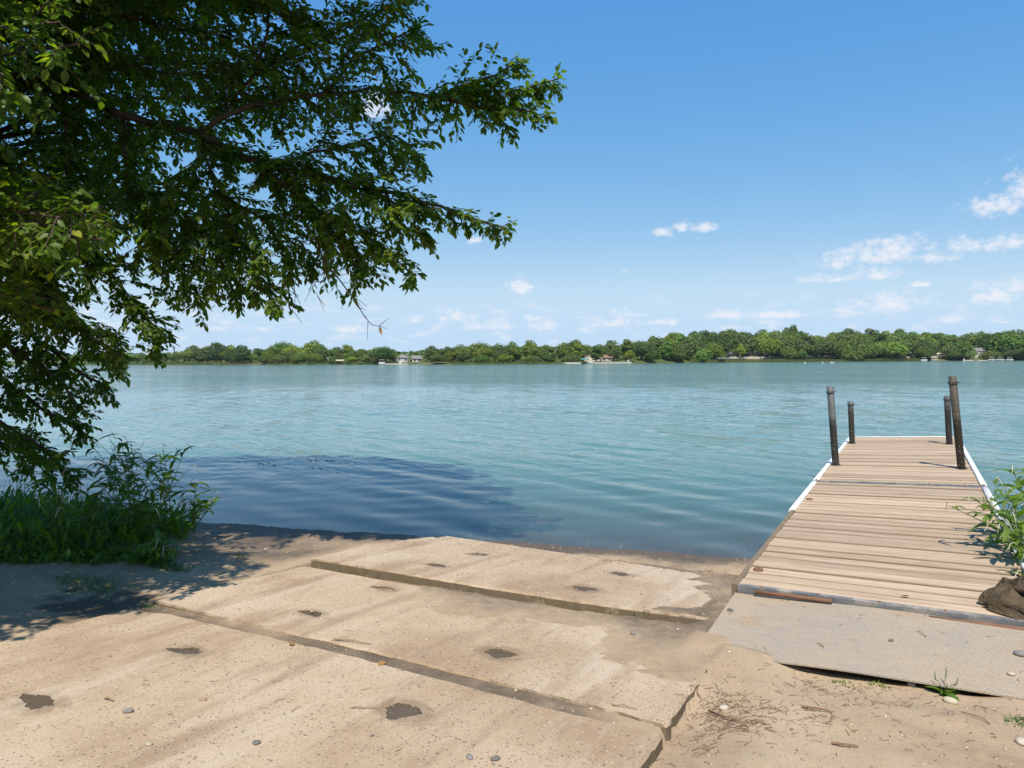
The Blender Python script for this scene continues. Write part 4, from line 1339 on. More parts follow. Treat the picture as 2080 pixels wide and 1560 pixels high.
ico = bmesh.new(); bmesh.ops.create_icosphere(ico, subdivisions=1, radius=1.0)
IV = np.array([tuple(v.co) for v in ico.verts]); IF = np.array([[v.index for v in f.verts] for f in ico.faces]); ico.free()
ico = bmesh.new(); bmesh.ops.create_icosphere(ico, subdivisions=2, radius=1.0)
IV2 = np.array([tuple(v.co) for v in ico.verts]); IF2 = np.array([[v.index for v in f.verts] for f in ico.faces]); ico.free()
Vs, Fs, cnt = [], [], 0
pr_ = np.random.default_rng(3)
tries = 0
while cnt < 5200 and tries < 60000:
    tries += 1
    u = pr_.uniform(-6.5, 1.2); v = pr_.uniform(1.1, 6.9)
    x, y = u * PX + v * DX, u * PY + v * DY
    if y < 2.2 or abs(x / y) > 0.78: continue
    onslab = -4.33 < u < -0.92 and v < 4.15 and not (2.8 < v < 2.96)
    onplate = -1.0 < u < 0.9 and 4.0 < v < 4.85
    if v > 4.85 and u > -1.0: continue
    dens = 0.30 if onslab else (0.2 if onplate else 1.0)
    if -0.92 < u and v < 3.9: dens = 1.3 + 1.5 * math.exp(-((u + 0.75) / 0.2) ** 2)
    if pr_.random() > dens / 2.8: continue
    r0 = float(np.clip(pr_.lognormal(-5.75, 0.42), 0.0014, 0.011))
    z = surface_z(u, v)
    sc = np.array([r0 * pr_.uniform(.8, 1.5), r0 * pr_.uniform(.7, 1.2), r0 * pr_.uniform(.45, .8)])
    a = pr_.uniform(0, 6.28)
    P0 = IV * sc * (1 + 0.15 * pr_.normal(size=(12, 1)))
    ca, sa = math.cos(a), math.sin(a)
    P0 = np.stack([P0[:, 0] * ca - P0[:, 1] * sa, P0[:, 0] * sa + P0[:, 1] * ca, P0[:, 2]], 1) + np.array([x, y, z + sc[2] * 0.35])
    Vs.append(P0); Fs.append(IF + 12 * cnt); cnt += 1
tag(link('pebbles', np_mesh('pebbles', np.concatenate(Vs), np.concatenate(Fs)), M_PEB), 'small pebbles and grit scattered over the sand and slabs', 'pebbles', None, 'stuff')

STONES = [(0.011, 4.0, 0.02, 6, 'pale yellow stone in the sand just below the tread plate'), (0.174, 3.88, 0.025, 6, 'largest pale stone on the sand right of the ramp'),
          (0.411, 3.554, 0.024, 3, 'whitish stone at the right picture edge near the bottom'), (-0.75, 3.341, 0.02, 3, 'white stone in the dry twig litter beside the ramp'),
          (-2.94, 1.834, 0.017, 5, 'grey green pebble low on the left of the nearest slab'), (-2.776, 2.084, 0.014, 4, 'reddish brown pebble on the left middle of the nearest slab'),
          (-2.26, 1.933, 0.015, 2, 'dark pebble near the bottom edge, left of centre on the nearest slab'), (-2.608, 1.704, 0.013, 0, 'cream pebble at the bottom left of the nearest slab'),
          (-1.475, 2.284, 0.014, 5, 'left one of two grey pebbles side by side on the nearest slab'), (-1.388, 2.324, 0.015, 2, 'right one of two grey pebbles side by side on the nearest slab'),
          (0.502, 4.458, 0.026, 5, 'flat grey stone on the tread plate at the right picture edge'), (0.443, 4.214, 0.014, 6, 'pale pebble on the tread plate near its right front corner'),
          (-0.085, 4.37, 0.012, 2, 'dark pebble in the middle of the tread plate'), (-1.42, 3.98, 0.016, 5, 'dark stone on the damp sand over the middle slab'),
          (-0.98, 4.52, 0.015, 2, 'dark stone on the damp sand at the corner of the tread plate'), (-4.75, 1.9, 0.03, 5, 'half buried grey stone in the shade at the left edge')]
for i, (u, v, r0, ci, lab) in enumerate(STONES):
    z = surface_z(u, v)
    rr = np.random.default_rng(40 + i)
    dirs = rr.normal(size=(5, 3)); dirs /= np.linalg.norm(dirs, axis=1, keepdims=True)
    k = 1 + 0.22 * np.maximum(0, IV2 @ dirs.T).sum(1, keepdims=True) - 0.25
    o = link('stone', np_mesh('stone', IV2 * k * np.array([r0 * 1.25, r0 * 0.95, r0 * 0.62]), IF2, True), M_STONE)
    o.location = W(u, v, z + r0 * 0.28); o.rotation_euler = (0, 0, rr.uniform(0, 6)); o.color = (*PAL[ci], 1)
    tag(o, lab, 'stone')

M_STRAW = simple('dry_stalk', (0.28, 0.19, 0.11), 0.9, 0, 0.4, 40, 0.2, 0.2)
M_LITTER = simple('dry_litter', (0.20, 0.125, 0.075), 0.9, 0, 0.5, 25, 0.2, 0.2)


def stick(mb, u, v, ln, ang_, r0, arch=0.01, r=rnd):
    p = []
    n = 5
    for k in range(n + 1):
        t = k / n - 0.5
        uu, vv = u + math.cos(ang_) * ln * t + r.gauss(0, ln * .02), v + math.sin(ang_) * ln * t + r.gauss(0, ln * .02)
        p.append(W(uu, vv, surface_z(uu, vv) + r0 * 1.1 + arch * (1 - 4 * t * t) * r.uniform(.6, 1)))
    mb.tube(p, [r0 * (1 - 0.5 * k / n) for k in range(n + 1)], 5)


STICKS = [(-2.72, 3.0, 0.24, 0.25, 0.005, 'straw coloured stick lying across the dirt joint between the slabs'), (-0.70, 3.22, 0.30, -0.75, 0.005, 'long dry stalk at the front of the litter beside the ramp'),
          (-0.36, 3.45, 0.12, 0.1, 0.006, 'short brown stick in the sand in front of the tread plate'), (-0.22, 3.16, 0.10, 0.3, 0.006, 'small stick near the bottom, right of the ramp'),
          (0.26, 3.72, 0.14, 2.4, 0.004, 'thin grey twig at the lower right in the sand'), (-1.12, 3.02, 0.12, 0.2, 0.003, 'thin straw on the front lip of the middle slab'),
          (-3.12, 1.86, 0.06, 0.1, 0.005, 'reddish bit of stick on the nearest slab between two holes'), (-2.1, 2.4, 0.13, 0.5, 0.003, 'curved thin twig on the nearest slab below the joint'),
          (0.06, 4.52, 0.07, 2.2, 0.003, 'dark splinter on the tread plate near the right hinge pipe'), (-0.42, 4.18, 0.05, 2.4, 0.004, 'dark chip of bark near the tread plate front edge')]
for u, v, ln, a, r0, lab in STICKS:
    mb = MB(); stick(mb, u, v, ln, a, r0)
    c0 = sum(mb.V, Vector()) / len(mb.V)
    mb.V = [p - c0 for p in mb.V]
    o = mb.obj('stick', M_STRAW if r0 < 0.0055 else M_LITTER); o.location = c0
    tag(o, lab, 'stick')
mb = MB()
lr = random.Random(77)
for cu, cv, su, sv, n in ((-0.78, 3.42, .07, .10, 90), (-0.72, 3.28, .10, .10, 150), (-0.6, 3.16, .10, .07, 110), (-0.45, 3.38, .12, .05, 70), (-0.35, 3.7, .16, .10, 90), (-0.1, 3.8, .3, .08, 60),
                          (0.1, 3.5, .35, .25, 70), (-0.75, 3.0, .08, .12, 60), (-2.3, 2.5, .8, .5, 40), (-2.2, 5.65, .7, .06, 120), (-3.2, 5.8, .5, .05, 80), (-4.8, 5.35, .8, .09, 160), (-1.3, 5.75, .25, .15, 60), (-5.0, 3.4, .7, .6, 70), (-0.2, 4.4, .5, .25, 25)):
    for _ in range(n):
        u, v = lr.gauss(cu, su), lr.gauss(cv, sv)
        if v > 4.83 and u > -1.02: continue
        stick(mb, u, v, lr.uniform(0.012, 0.06), lr.uniform(0, 3.14), lr.uniform(0.0006, 0.0016), lr.uniform(0, 0.008), lr)
tag(link('dry_litter', np_mesh('dry_litter', np.array([tuple(p) for p in mb.V]), np.array([f for f in mb.F if len(f) == 4])), M_LITTER), 'dry stalks and plant litter washed up on the sand', 'litter', None, 'stuff')
# dead leaves lying about
lm = leaf_me.copy(); lm.materials.clear(); lm.materials.append(M_BROWN)
for i, (u, v, lab) in enumerate([(-2.38, 2.82, 'curled brown leaf on the nearest slab close to the dirt joint'), (-2.95, 2.78, 'small orange leaf in the dirt joint at its shaded left end'), (0.0, 5.05, 'small curled brown leaf on the first planks of the dock')]):
    o = link('fallen_leaf', lm); o.scale = (0.055, 0.06, 0.07); o.rotation_euler = (0.3, -0.2, 1.0 + i)
    o.location = W(u, v, (deck_z(u, v) if v > 4.9 else surface_z(u, v)) + 0.008); tag(o, lab, 'leaf')

# ------------------------------------------------------------------ weeds and grass
def lance_mesh(name, L=1.0, w=0.17, droop=0.5, n=7):
    V, F = [], []
    for i in range(n + 1):
        t = i / n
        a = droop * 2.2 * t
        x = (math.sin(a) / (droop * 2.2)) if droop > 0.01 else t
        z = -(1 - math.cos(a)) / (droop * 2.2) if droop > 0.01 else 0.0
        ww = w * 0.5 * (math.sin(math.pi * min(1, t * 0.92 + 0.06)) ** 0.8) * (1.25 - 0.5 * t)
        if i == n: ww = 0.002
        V += [(x * L, ww, z * L + ww * 0.35), (x * L, 0, z * L), (x * L, -ww, z * L + ww * 0.35)]
    for i in range(n):
        a = i * 3
        F += [(a, a + 3, a + 4, a + 1), (a + 1, a + 4, a + 5, a + 2)]
    me = py_mesh(name, V, F, True)
    me.materials.append(M_WEED)
    return me


LANCE = [lance_mesh('lance_leaf', 1, 0.20, 0.35), lance_mesh('lance_leaf', 1, 0.22, 0.6), lance_mesh('lance_leaf', 1, 0.19, 0.85)]
M_STEM = simple('weed_stem', (0.12, 0.15, 0.05), 0.6, 0, 0.3, 12, 0.1, 0.3)
M_FLOWER = simple('flower_spike', (0.52, 0.50, 0.36), 0.8, 0, 0.25, 60, 0.3, 0.2)


def weed(base, h, lean, label, seed, leaf=0.12, nleaf=16, spikes=3, group=None, branches=2):
    r = random.Random(seed)
    root = empty('weed_plant', base)
    tag(root, label, 'weed', group)
    st = MB()
    lines = []
    main = []
    for i in range(9):
        t = i / 8
        main.append(Vector((lean[0] * t * t * h + r.gauss(0, .006), lean[1] * t * t * h + r.gauss(0, .006), h * (t - 0.12 * (abs(lean[0]) + abs(lean[1])) * t * t))))
    lines.append((main, 0.006))
    for b in range(branches):
        i0 = r.randint(2, 5)
        a = r.uniform(0, 6.28)
        d = Vector((math.cos(a) * .6 + lean[0] * .5, math.sin(a) * .6 + lean[1] * .5, 0.9)).normalized()
        pts = [main[i0]]
        for k in range(5):
            d = (d + Vector((r.gauss(0, .06), r.gauss(0, .06), -0.03))).normalized()
            pts.append(pts[-1] + d * h * 0.10)
        lines.append((pts, 0.004))
    for pts, r0 in lines:
        st.tube(pts, [r0 * (1 - 0.6 * k / (len(pts) - 1)) for k in range(len(pts))], 6, False)
    st.obj('stem', M_STEM, root, None, True)
    az_ = r.uniform(0, 6.28)
    for k in range(nleaf):
        pts, _r0 = lines[0] if k < nleaf * 0.6 else lines[1 + k % max(1, len(lines) - 1)] if len(lines) > 1 else lines[0]
        f = r.uniform(0.22, 0.98) * (len(pts) - 1)
        i = min(int(f), len(pts) - 2)
        p = pts[i].lerp(pts[i + 1], f - i)
        az_ += 2.4 + r.gauss(0, .35)
        m = Matrix.Translation(p) @ Matrix.Rotation(az_, 4, 'Z') @ Matrix.Rotation(-r.uniform(0.25, 0.95), 4, 'Y') @ Matrix.Rotation(r.gauss(0, .3), 4, 'X') @ Matrix.Scale(leaf * r.uniform(0.6, 1.25), 4)
        link('leaf', r.choice(LANCE), None, root, m)
    for k in range(spikes):
        pts = lines[k % len(lines)][0]
        p = pts[-1] if k < len(lines) else pts[-2]
        a = r.uniform(0, 6.28)
        sp = MB()
        pp = [p + Vector((math.cos(a) * .05 * t, math.sin(a) * .05 * t, 0.035 * math.sin(t * 2.6) - 0.012 * t * t)) for t in (0, .3, .6, .9, 1.2, 1.5)]
        rr_ = [.0009, .0012, .0026, .0032, .0026, .001]
        sp.tube(pp, rr_, 6)
        sp.obj('flower_spike', M_FLOWER, root, None, True)
    return root


# right of the dock, leaning over its edge
RW = [((0.82, 6.7), 0.66, (-0.85, -0.35), 'smartweed leaning far over the dock planks from the right', 0.15, 20),
      ((0.84, 7.1), 0.66, (-0.6, -0.1), 'smartweed beside the white fender with leaves shading the dock', 0.14, 18),
      ((0.80, 6.3), 0.56, (-0.45, -0.25), 'bushy smartweed just behind the brown jacket', 0.13, 20),
      ((0.98, 7.3), 1.02, (-0.05, 0.0), 'tallest smartweed at the right picture edge with pale flower heads', 0.15, 20),
      ((0.95, 6.9), 0.80, (-0.1, -0.05), 'smartweed at the right picture edge above the jacket', 0.14, 18),
      ((0.80, 5.9), 0.44, (-0.35, -0.2), 'low smartweed tuft touching the right end of the jacket', 0.11, 16),
      ((0.80, 6.5), 0.74, (-0.25, -0.1), 'smartweed with upright stems in the middle of the right hand clump', 0.15, 22),
      ((0.80, 6.1), 0.6, (-0.3, 0.0), 'smartweed in front of the right hand clump, low over the fender', 0.15, 22),
      ((0.86, 6.8), 0.9, (-0.2, -0.1), 'tall leafy smartweed at the back of the right hand clump', 0.16, 24),
      ((0.86, 7.8), 0.5, (-0.25, 0.1), 'smartweed growing beside the fender farthest out along the dock', 0.12, 14)]
for i, ((u, v), h, ln, lab, lf, nl) in enumerate(RW):
    z = ground(u, v)[0]
    lw = Vector((ln[0] * PX + ln[1] * DX, ln[0] * PY + ln[1] * DY))
    weed(W(u, v, max(z, -0.1)), h, (lw.x, lw.y), lab, 100 + i, lf * 1.25, nl + 12, 5, None, 5)
# left bank
LW = [(-6.00, 4.15, 0.85, (0.25, 0.0), 'tall smartweed at the right end of the left bank thicket, leaning to the water'),
      (-6.20, 4.35, 0.95, (0.1, 0.1), 'tallest dark smartweed standing against the shaded water'),
      (-6.45, 4.2, 0.9, (0.05, 0.0), 'dark smartweed with drooping leaves, left of the tallest one'),
      (-6.70, 4.3, 1.0, (-0.05, 0.1), 'tall weed with an orange tinged flower head against the water'),
      (-6.05, 3.85, 0.6, (0.3, -0.1), 'smartweed in front of the tall ones with a bright green top leaf'),
      (-5.90, 3.95, 0.5, (0.35, 0.1), 'lower smartweed reaching right over the dark beach'),
      (-6.35, 3.7, 0.55, (0.1, -0.1), 'weed in the middle of the thicket front'),
      (-6.5, 4.0, 0.75, (0.0, 0.0), 'weed standing below the hanging tree leaves'),
      (-6.2, 3.35, 0.5, (0.1, -0.1), 'weed in the thicket front above the gravel, left half'),
      (-6.7, 3.6, 0.65, (0.0, -0.1), 'weed near the left picture edge in deep shade'),
      (-5.80, 4.3, 0.62, (0.4, 0.15), 'rightmost smartweed of the left bank with thin flower spikes over the water'),
      (-6.9, 4.3, 0.9, (0.1, 0.0), 'tall weed at the left edge behind the hanging branches'),
      (-5.35, 3.62, 0.22, (0.2, -0.1), 'small sunlit broad leaved plant at the corner of the thicket')]
for i, (u, v, h, ln, lab) in enumerate(LW):
    weed(W(u, v, ground(u, v)[0] - 0.01), h * 0.92, (ln[0] * .3 - .14, ln[1] * .5), lab, 200 + i, 0.195, 34, 5, None, 5)

gr = np.random.default_rng(21)


def grass_patch(name, pts, hmin, hmax, wid, label, mat=M_GRASS, spread=0.5, cat='grass', bend=0.35):
    n = len(pts)
    P = np.array([tuple(W(u, v, ground(u, v)[0] - 0.005)) for u, v in pts])
    a = gr.uniform(0, 2 * np.pi, n)
    A = np.stack([np.cos(a) * spread * gr.uniform(.2, 1.3, n), np.sin(a) * spread * gr.uniform(.2, 1.3, n), np.ones(n)], 1)
    N = np.stack([-np.sin(a), np.cos(a), np.zeros(n)], 1)
    N = np.cross(A, N)
    L = gr.uniform(hmin, hmax, n)
    V, F = blades(P, A, N, L, wid * gr.uniform(.6, 1.3, n) * (L / hmax) ** .3, bend, 'lance')
    return tag(link(name, np_mesh(name, V, F), mat), label, cat, None, 'stuff')


def pts_in(poly, n, edge=0.0):
    us = [p[0] for p in poly]; vs = [p[1] for p in poly]
    res = []
    while len(res) < n:
        u, v = gr.uniform(min(us), max(us)), gr.uniform(min(vs), max(vs))
        if seg_dist(u, v, poly) > edge + 0.12 * mnoise.noise(Vector((u * 3, v * 3, 0))): res.append((u, v))
    return res


VEG = [(-12, 0.6), (-7.6, 1.9), (-6.55, 2.75), (-6.1, 3.2), (-5.75, 3.6), (-5.9, 4.25), (-6.5, 4.85), (-9, 4.6), (-13, 3.4)]
grass_patch('undergrowth', pts_in(VEG, 7000), 0.10, 0.56, 0.040, 'dense green undergrowth of weeds and grass on the left bank', M_WEED, 0.7, 'undergrowth', 0.45)
grass_patch('tall_grass', pts_in(VEG, 2200), 0.2, 0.66, 0.008, 'tall grass blades among the weeds on the left bank', M_GRASS, 0.45, 'grass', 0.3)
VEG2 = [(-6.4, 2.6), (-5.95, 3.05), (-5.45, 3.5), (-5.3, 3.75), (-5.5, 3.9), (-6.2, 3.4), (-6.8, 2.9), (-7.3, 2.0)]
grass_patch('low_herbs', pts_in(VEG2, 1500), 0.05, 0.16, 0.03, 'low broad leaved herbs fringing the thicket along the gravel', M_WEED, 1.3, 'herbs', 0.3)
P1 = [(-5.15 + gr.normal(0, .16), 3.0 + gr.normal(0, .09)) for _ in range(700)] + [(-5.42 + gr.normal(0, .1), 2.95 + gr.normal(0, .05)) for _ in range(200)]
grass_patch('grass_tuft', P1, 0.02, 0.075, 0.004, 'short patch of grass in the shaded gravel left of the slabs', M_GRASS, 0.9)
P1 = [(-5.22 + gr.normal(0, .10), 3.62 + gr.normal(0, .05)) for _ in range(260)]
grass_patch('grass_tuft', P1, 0.03, 0.10, 0.009, 'sunlit grass clump at the foot of the left thicket', M_GRASS, 1.2)
P1 = [(-4.95 + gr.normal(0, .02), 4.1 + gr.normal(0, .02)) for _ in range(30)]
grass_patch('grass_tuft', P1, 0.05, 0.12, 0.004, 'lone thin grass tuft on the dark beach', M_GRASS, 0.5)
P1 = [(-4.3 + gr.normal(0, .05), 2.83 + gr.normal(0, .03)) for _ in range(60)]
grass_patch('grass_tuft', P1, 0.03, 0.07, 0.004, 'small grass tuft at the left end of the dirt joint', M_GRASS, 0.9)
P1 = [(-0.28 + gr.normal(0, .04), 3.9 + gr.normal(0, .012)) for _ in range(40)] + [(-0.12 + gr.normal(0, .03), 3.93 + gr.normal(0, .012)) for _ in range(40)]
grass_patch('grass_tuft', P1, 0.015, 0.045, 0.006, 'tiny green sprouts under the front edge of the tread plate', M_WEED, 1.2)
P1 = [(0.43 + gr.normal(0, .025), 3.76 + gr.normal(0, .02)) for _ in range(60)]
grass_patch('grass_tuft', P1, 0.03, 0.07, 0.005, 'small grass tuft in the sand at the right picture edge', M_GRASS, 1.1)
P1 = [(gr.uniform(0.78, 2.6), gr.uniform(4.9, 7.6)) for _ in range(2600)]
grass_patch('bank_grass', P1, 0.08, 0.38, 0.012, 'green grass and leaves on the bank right of the dock', M_WEED, 0.6)
# plantain rosette by the plate
root = empty('plantain', W(0.15, 3.96, ground(0.15, 3.96)[0]))
tag(root, 'green plantain rosette growing at the front edge of the tread plate', 'weed')
PL = lance_mesh('plantain_leaf', 1, 0.42, 0.25)
for k in range(15):
    m = Matrix.Rotation(k * 2.4 + rnd.gauss(0, .2), 4, 'Z') @ Matrix.Rotation(-rnd.uniform(0.1, 0.75), 4, 'Y') @ Matrix.Scale(rnd.uniform(0.05, 0.10), 4)
    link('leaf', PL, None, root, m)
for dx, dy, h in ((-0.03, 0.02, 0.10), (0.02, 0.02, 0.125), (0.06, 0.0, 0.08), (0.0, -0.02, 0.06)):
    MB().tube([(0, 0, 0), (dx * .6, dy * .6, h * .55), (dx, dy, h * .62), (dx * 1.1, dy * 1.1, h)], [.0015, .0014, .0035, .002], 6).obj('seed_spike', M_STEM, root, None, True)

# floating weed mats in the shallows on the left
am = []
for cu, cv, su, sv, n in ((-10.3, 10.0, .8, .12, 110), (-9.2, 9.3, .5, .08, 60), (-9.2, 8.6, 1.0, .08, 70)):
    for _ in range(n):
        am.append((gr.normal(cu, su), gr.normal(cv, sv)))
P = np.array([tuple(W(u, v, 0.004)) for u, v in am]); n = len(P)
a = gr.uniform(0, 6.28, n)
Vq, Fq = blades(P, np.stack([np.cos(a), np.sin(a), np.zeros(n)], 1), np.tile([0, 0, 1.0], (n, 1)), gr.uniform(.03, .10, n), gr.uniform(.01, .03, n), 0.0)
M_ALGAE = simple('floating_weed', (0.36, 0.33, 0.20), 0.7, 0, 0.3, 5)
tag(link('floating_weed', np_mesh('floating_weed', Vq, Fq), M_ALGAE), 'thin mats of floating water weed in the shallows on the left', 'water weed', None, 'stuff')

# ------------------------------------------------------------------ far shore: trees
def far_tree_mesh(kind, seed):
    r = np.random.default_rng(seed)
    lobes = []
    if kind == 'round':
        lobes = [((0, 0, .60), .40, .34)] + [((.27 * math.cos(a), .27 * math.sin(a), .50 + r.uniform(-.1, .18)), .24, .22) for a in np.arange(0, 6.28, 0.78)] + [((r.uniform(-.15, .15), r.uniform(-.15, .15), .82), .22, .17)]
    elif kind == 'oval':
        lobes = [((0, 0, .58), .30, .40)] + [((.18 * math.cos(a), .18 * math.sin(a), .35 + r.uniform(-.1, .4)), .19, .2) for a in np.arange(0, 6.28, 0.7)] + [((.03, 0, .85), .15, .15)]
    elif kind == 'tall':
        lobes = [((r.uniform(-.12, .12), r.uniform(-.12, .12), z), .2 - .07 * abs(z - .55), .12) for z in np.arange(.25, .95, .085)] + [((.2 * math.cos(a), .2 * math.sin(a), r.uniform(.4, .75)), .13, .11) for a in np.arange(0, 6.28, .8)]
    elif kind == 'wide':
        lobes = [((.36 * math.cos(a) * q_, .36 * math.sin(a) * q_, .55 + .18 * (1 - q_) + r.uniform(-.06, .06)), .24, .22) for q_ in (.45, 1.0) for a in np.arange(0.2 * q_, 6.28, 0.9)] + [((0, 0, .68), .34, .30)]
    elif kind == 'willow':
        lobes = [((.28 * math.cos(a), .28 * math.sin(a), .38 + r.uniform(-.04, .1)), .20, .38) for a in np.arange(0, 6.28, .8)] + [((0, 0, .72), .30, .24)]
    else:   # shrub
        lobes = [((.4 * math.cos(a) * r.uniform(.5, 1), .4 * math.sin(a) * r.uniform(.5, 1), .36 + r.uniform(-.08, .16)), .30, .36) for a in np.arange(0, 6.28, .7)] + [((0, 0, .6), .3, .36)]
    P, Nn = [], []
    tot = sum(l[1] * l[1] + l[1] * l[2] for l in lobes)
    for (c, rx, rz_) in lobes:
        n = int(2300 * (rx * rx + rx * rz_) / tot)
        d = r.normal(size=(n, 3)); d /= np.linalg.norm(d, axis=1, keepdims=True)
        k = r.uniform(.45, 1.22, (n, 1)) ** 0.6
        P.append(np.array(c) + d * k * np.array([rx, rx, rz_])); Nn.append(d + np.array([0, 0, .3]))
    P = np.concatenate(P); Nn = np.concatenate(Nn)
    ok = P[:, 2] > (0.02 if kind in ('shrub', 'willow') else 0.10)
    P, Nn = P[ok], Nn[ok]
    n = len(P)
    Nn = Nn + r.normal(size=(n, 3)) * 0.55
    Nn /= np.linalg.norm(Nn, axis=1, keepdims=True)
    t = np.cross(Nn, r.normal(size=(n, 3))); t /= np.linalg.norm(t, axis=1, keepdims=True)
    s = np.cross(Nn, t)
    sz = r.uniform(.016, .040, (n, 1)) * (1.25 if kind in ('shrub',) else 1.0)
    if kind == 'willow':
        t = np.tile([0, 0, -1.0], (n, 1)) + r.normal(size=(n, 3)) * .2; s = np.cross(Nn, t); s /= np.linalg.norm(s, axis=1, keepdims=True)
    V = np.stack([P + t * sz * 1.2, P + s * sz, P - t * sz * 1.1 + Nn * sz * .3, P - s * sz * 1.1], 1).reshape(-1, 3)
    F = np.arange(len(V)).reshape(-1, 4)
    me = np_mesh('crown', V, F)
    me.materials.append(M_FARLEAF)
    tb = MB()
    hb = {'round': .35, 'oval': .3, 'tall': .35, 'wide': .4, 'willow': .4, 'shrub': .2}[kind]
    tb.tube([(0, 0, -.08), (0, 0, .05), (.01, 0, hb), (.0, .01, hb + .25)], [.03, .024, .018, .006], 6)
    for q_ in range(4):
        a = q_ * 1.6 + r.uniform(0, .5)
        tb.tube([(0, 0, hb * .8), (.1 * math.cos(a), .1 * math.sin(a), hb + .15), (.2 * math.cos(a), .2 * math.sin(a), hb + .3)], [.012, .008, .003], 5)
    tm = tb.mesh('trunk', True); tm.materials.append(M_FARBARK)
    return me, tm


KINDS = {k: [far_tree_mesh(k, 300 + 10 * i + j) for j in range(4 if k in ('round', 'oval') else 3)] for i, k in enumerate(('round', 'oval', 'tall', 'wide', 'willow', 'shrub'))}
GREENS = [(1, 1, 1), (.8, .95, .8), (1.1, 1.12, .85), (1.25, 1.2, .75), (.72, .82, .8), (.9, .92, 1.0), (1.0, .9, .85), (1.35, 1.3, .7), (.85, 1.05, .75)]
fr = random.Random(31)


def far_tree(b, back, h, wfac, kind, tint, label, group, name=None, dist=None):
    d = (dist if dist else shore_d(b)) + back
    x, y = bearing(b, d)
    z = hill(b, back if dist is None else 30)
    root = empty(name or {'shrub': 'shrub', 'willow': 'willow_tree'}.get(kind, 'broadleaf_tree'), (x, y, z - 0.1))
    root.rotation_euler = (0, 0, fr.uniform(0, 6.28))
    w = h * wfac
    root.scale = (w, w, h)
    cm_, tm_ = fr.choice(KINDS[kind])
    c_ = link('crown', cm_, None, root); c_.color = (*tint, 1)
    if kind != 'shrub': link('trunk', tm_, None, root)
    tag(root, label, 'shrub' if kind == 'shrub' else 'tree', group)
    return root


ZONES = [(-650, 'under the hanging leaves'), (-440, 'behind the far left reeds'), (-215, 'between grassy slope and beige canopy'), (-60, 'around the two lakeside houses'),
         (85, 'left of the pale seawall'), (190, 'behind the pale seawall'), (300, 'left flank of the hill'), (420, 'hill above the tank cars'),
         (540, 'behind the big round tree'), (660, 'left of the grey roofed house'), (2000, 'far right end of the shore')]


def zone(b):
    for hi, t in ZONES:
        if b < hi: return t
    return ZONES[-1][1]


# single trees one can pick out: bearing, back, height px above the waterline, width px, kind, tint, label
def px2m(b, back, px): return px * (shore_d(b) + back) / 1450.0


SPECIAL = [(-445, 40, 40, 34, 'round', (.95, 1.0, .95), 'pale crowned tree rising alone above the low wood on the far left'),
           (-413, 12, 46, 40, 'round', (.55, .68, .72), 'large dark tree, left one of the dark group on the far left shore'),
           (-396, 10, 32, 22, 'round', (.6, .74, .7), 'dark rounded tree in the gap of the dark group on the far left shore'),
           (-378, 8, 40, 36, 'round', (.52, .66, .70), 'dark tree at the right end of the dark group beside the grassy slope'),
           (-341, 6, 32, 30, 'willow', (1.3, 1.28, .85), 'yellow green weeping willow on the far left shore'),
           (-320, 24, 48, 56, 'wide', (.75, .9, .75), 'broad domed tree behind the willow'),
           (-276, 40, 50, 40, 'round', (1.05, 1.08, .85), 'light green tree standing above the canopy, second dome on the left'),
           (-303, 7, 24, 26, 'shrub', (1.25, 1.2, .85), 'yellowish bush right of the willow'),
           (-178, 5, 38, 44, 'wide', (.62, .85, .68), 'big dark round tree left of the white lakeside house'),
           (-107, 4, 24, 20, 'round', (.95, 1.05, .7), 'small bright tree right of the grey roofed cottage'),
           (300, 42, 45, 32, 'round', (1.45, 1.45, .6), 'bright yellow green tree high on the hill, left of its twin'),
           (315, 20, 40, 40, 'wide', (1.5, 1.4, .65), 'bright yellow green tree right above the tank cars'),
           (285, 10, 28, 42, 'round', (1.3, 1.3, .7), 'yellow green rounded tree at the shore left of the tank cars'),
           (395, 80, 72, 22, 'tall', (1.0, 1.05, .9), 'thin feathery tree top sticking out of the hill skyline'),
           (528, 9, 42, 78, 'wide', (1.15, 1.28, .7), 'large bright green round tree at the shore on the right'),
           (583, 12, 34, 30, 'round', (.8, 1.05, .7), 'mid green tree right of the large round one'),
           (628, 9, 40, 52, 'wide', (.85, 1.05, .75), 'leaning shore tree left of the grey roofed house'),
           (690, 12, 60, 80, 'wide', (.95, 1.2, .7), 'huge green tree right of the grey roofed house'),
           (395, 8, 20, 22, 'round', (1.35, 1.1, .7), 'ochre tinted small tree above the reeds below the hill'),
           (118, 10, 34, 28, 'tall', (.75, .95, .75), 'tall tree in front of the wood by the left end of the seawall'),
           (165, 14, 26, 22, 'round', (1.4, 1.3, .6), 'yellow green tree above the right half of the seawall'),
           (235, 5, 26, 24, 'shrub', (1.5, 1.15, .5), 'orange yellow bush at the shore right of the seawall')]
for b, bk, hp, wp, kind, tint, lab in SPECIAL:
    z0 = hill(b, bk)
    htot = px2m(b, bk, hp) - z0 + 0.2
    wnat = {'round': .98, 'oval': .74, 'tall': .62, 'wide': 1.15, 'willow': .95, 'shrub': 1.3}[kind]
    far_tree(b, bk, htot, px2m(b, bk, wp) / (htot * wnat), kind, tint, lab, None)
# what must stay open in front of the wood: (from, to) bearings kept clear up to a distance behind the shore
CLEAR = [(-162, -128, 30), (-150, -146, 12), (102, 170, 14), (286, 366, 16), (545, 562, 16), (584, 606, 20), (640, 668, 34), (-372, -346, 14), (332, 346, 30)]


def is_clear(b, bk):
    return any(a <= b <= c_ and bk < q_ for a, c_, q_ in CLEAR)


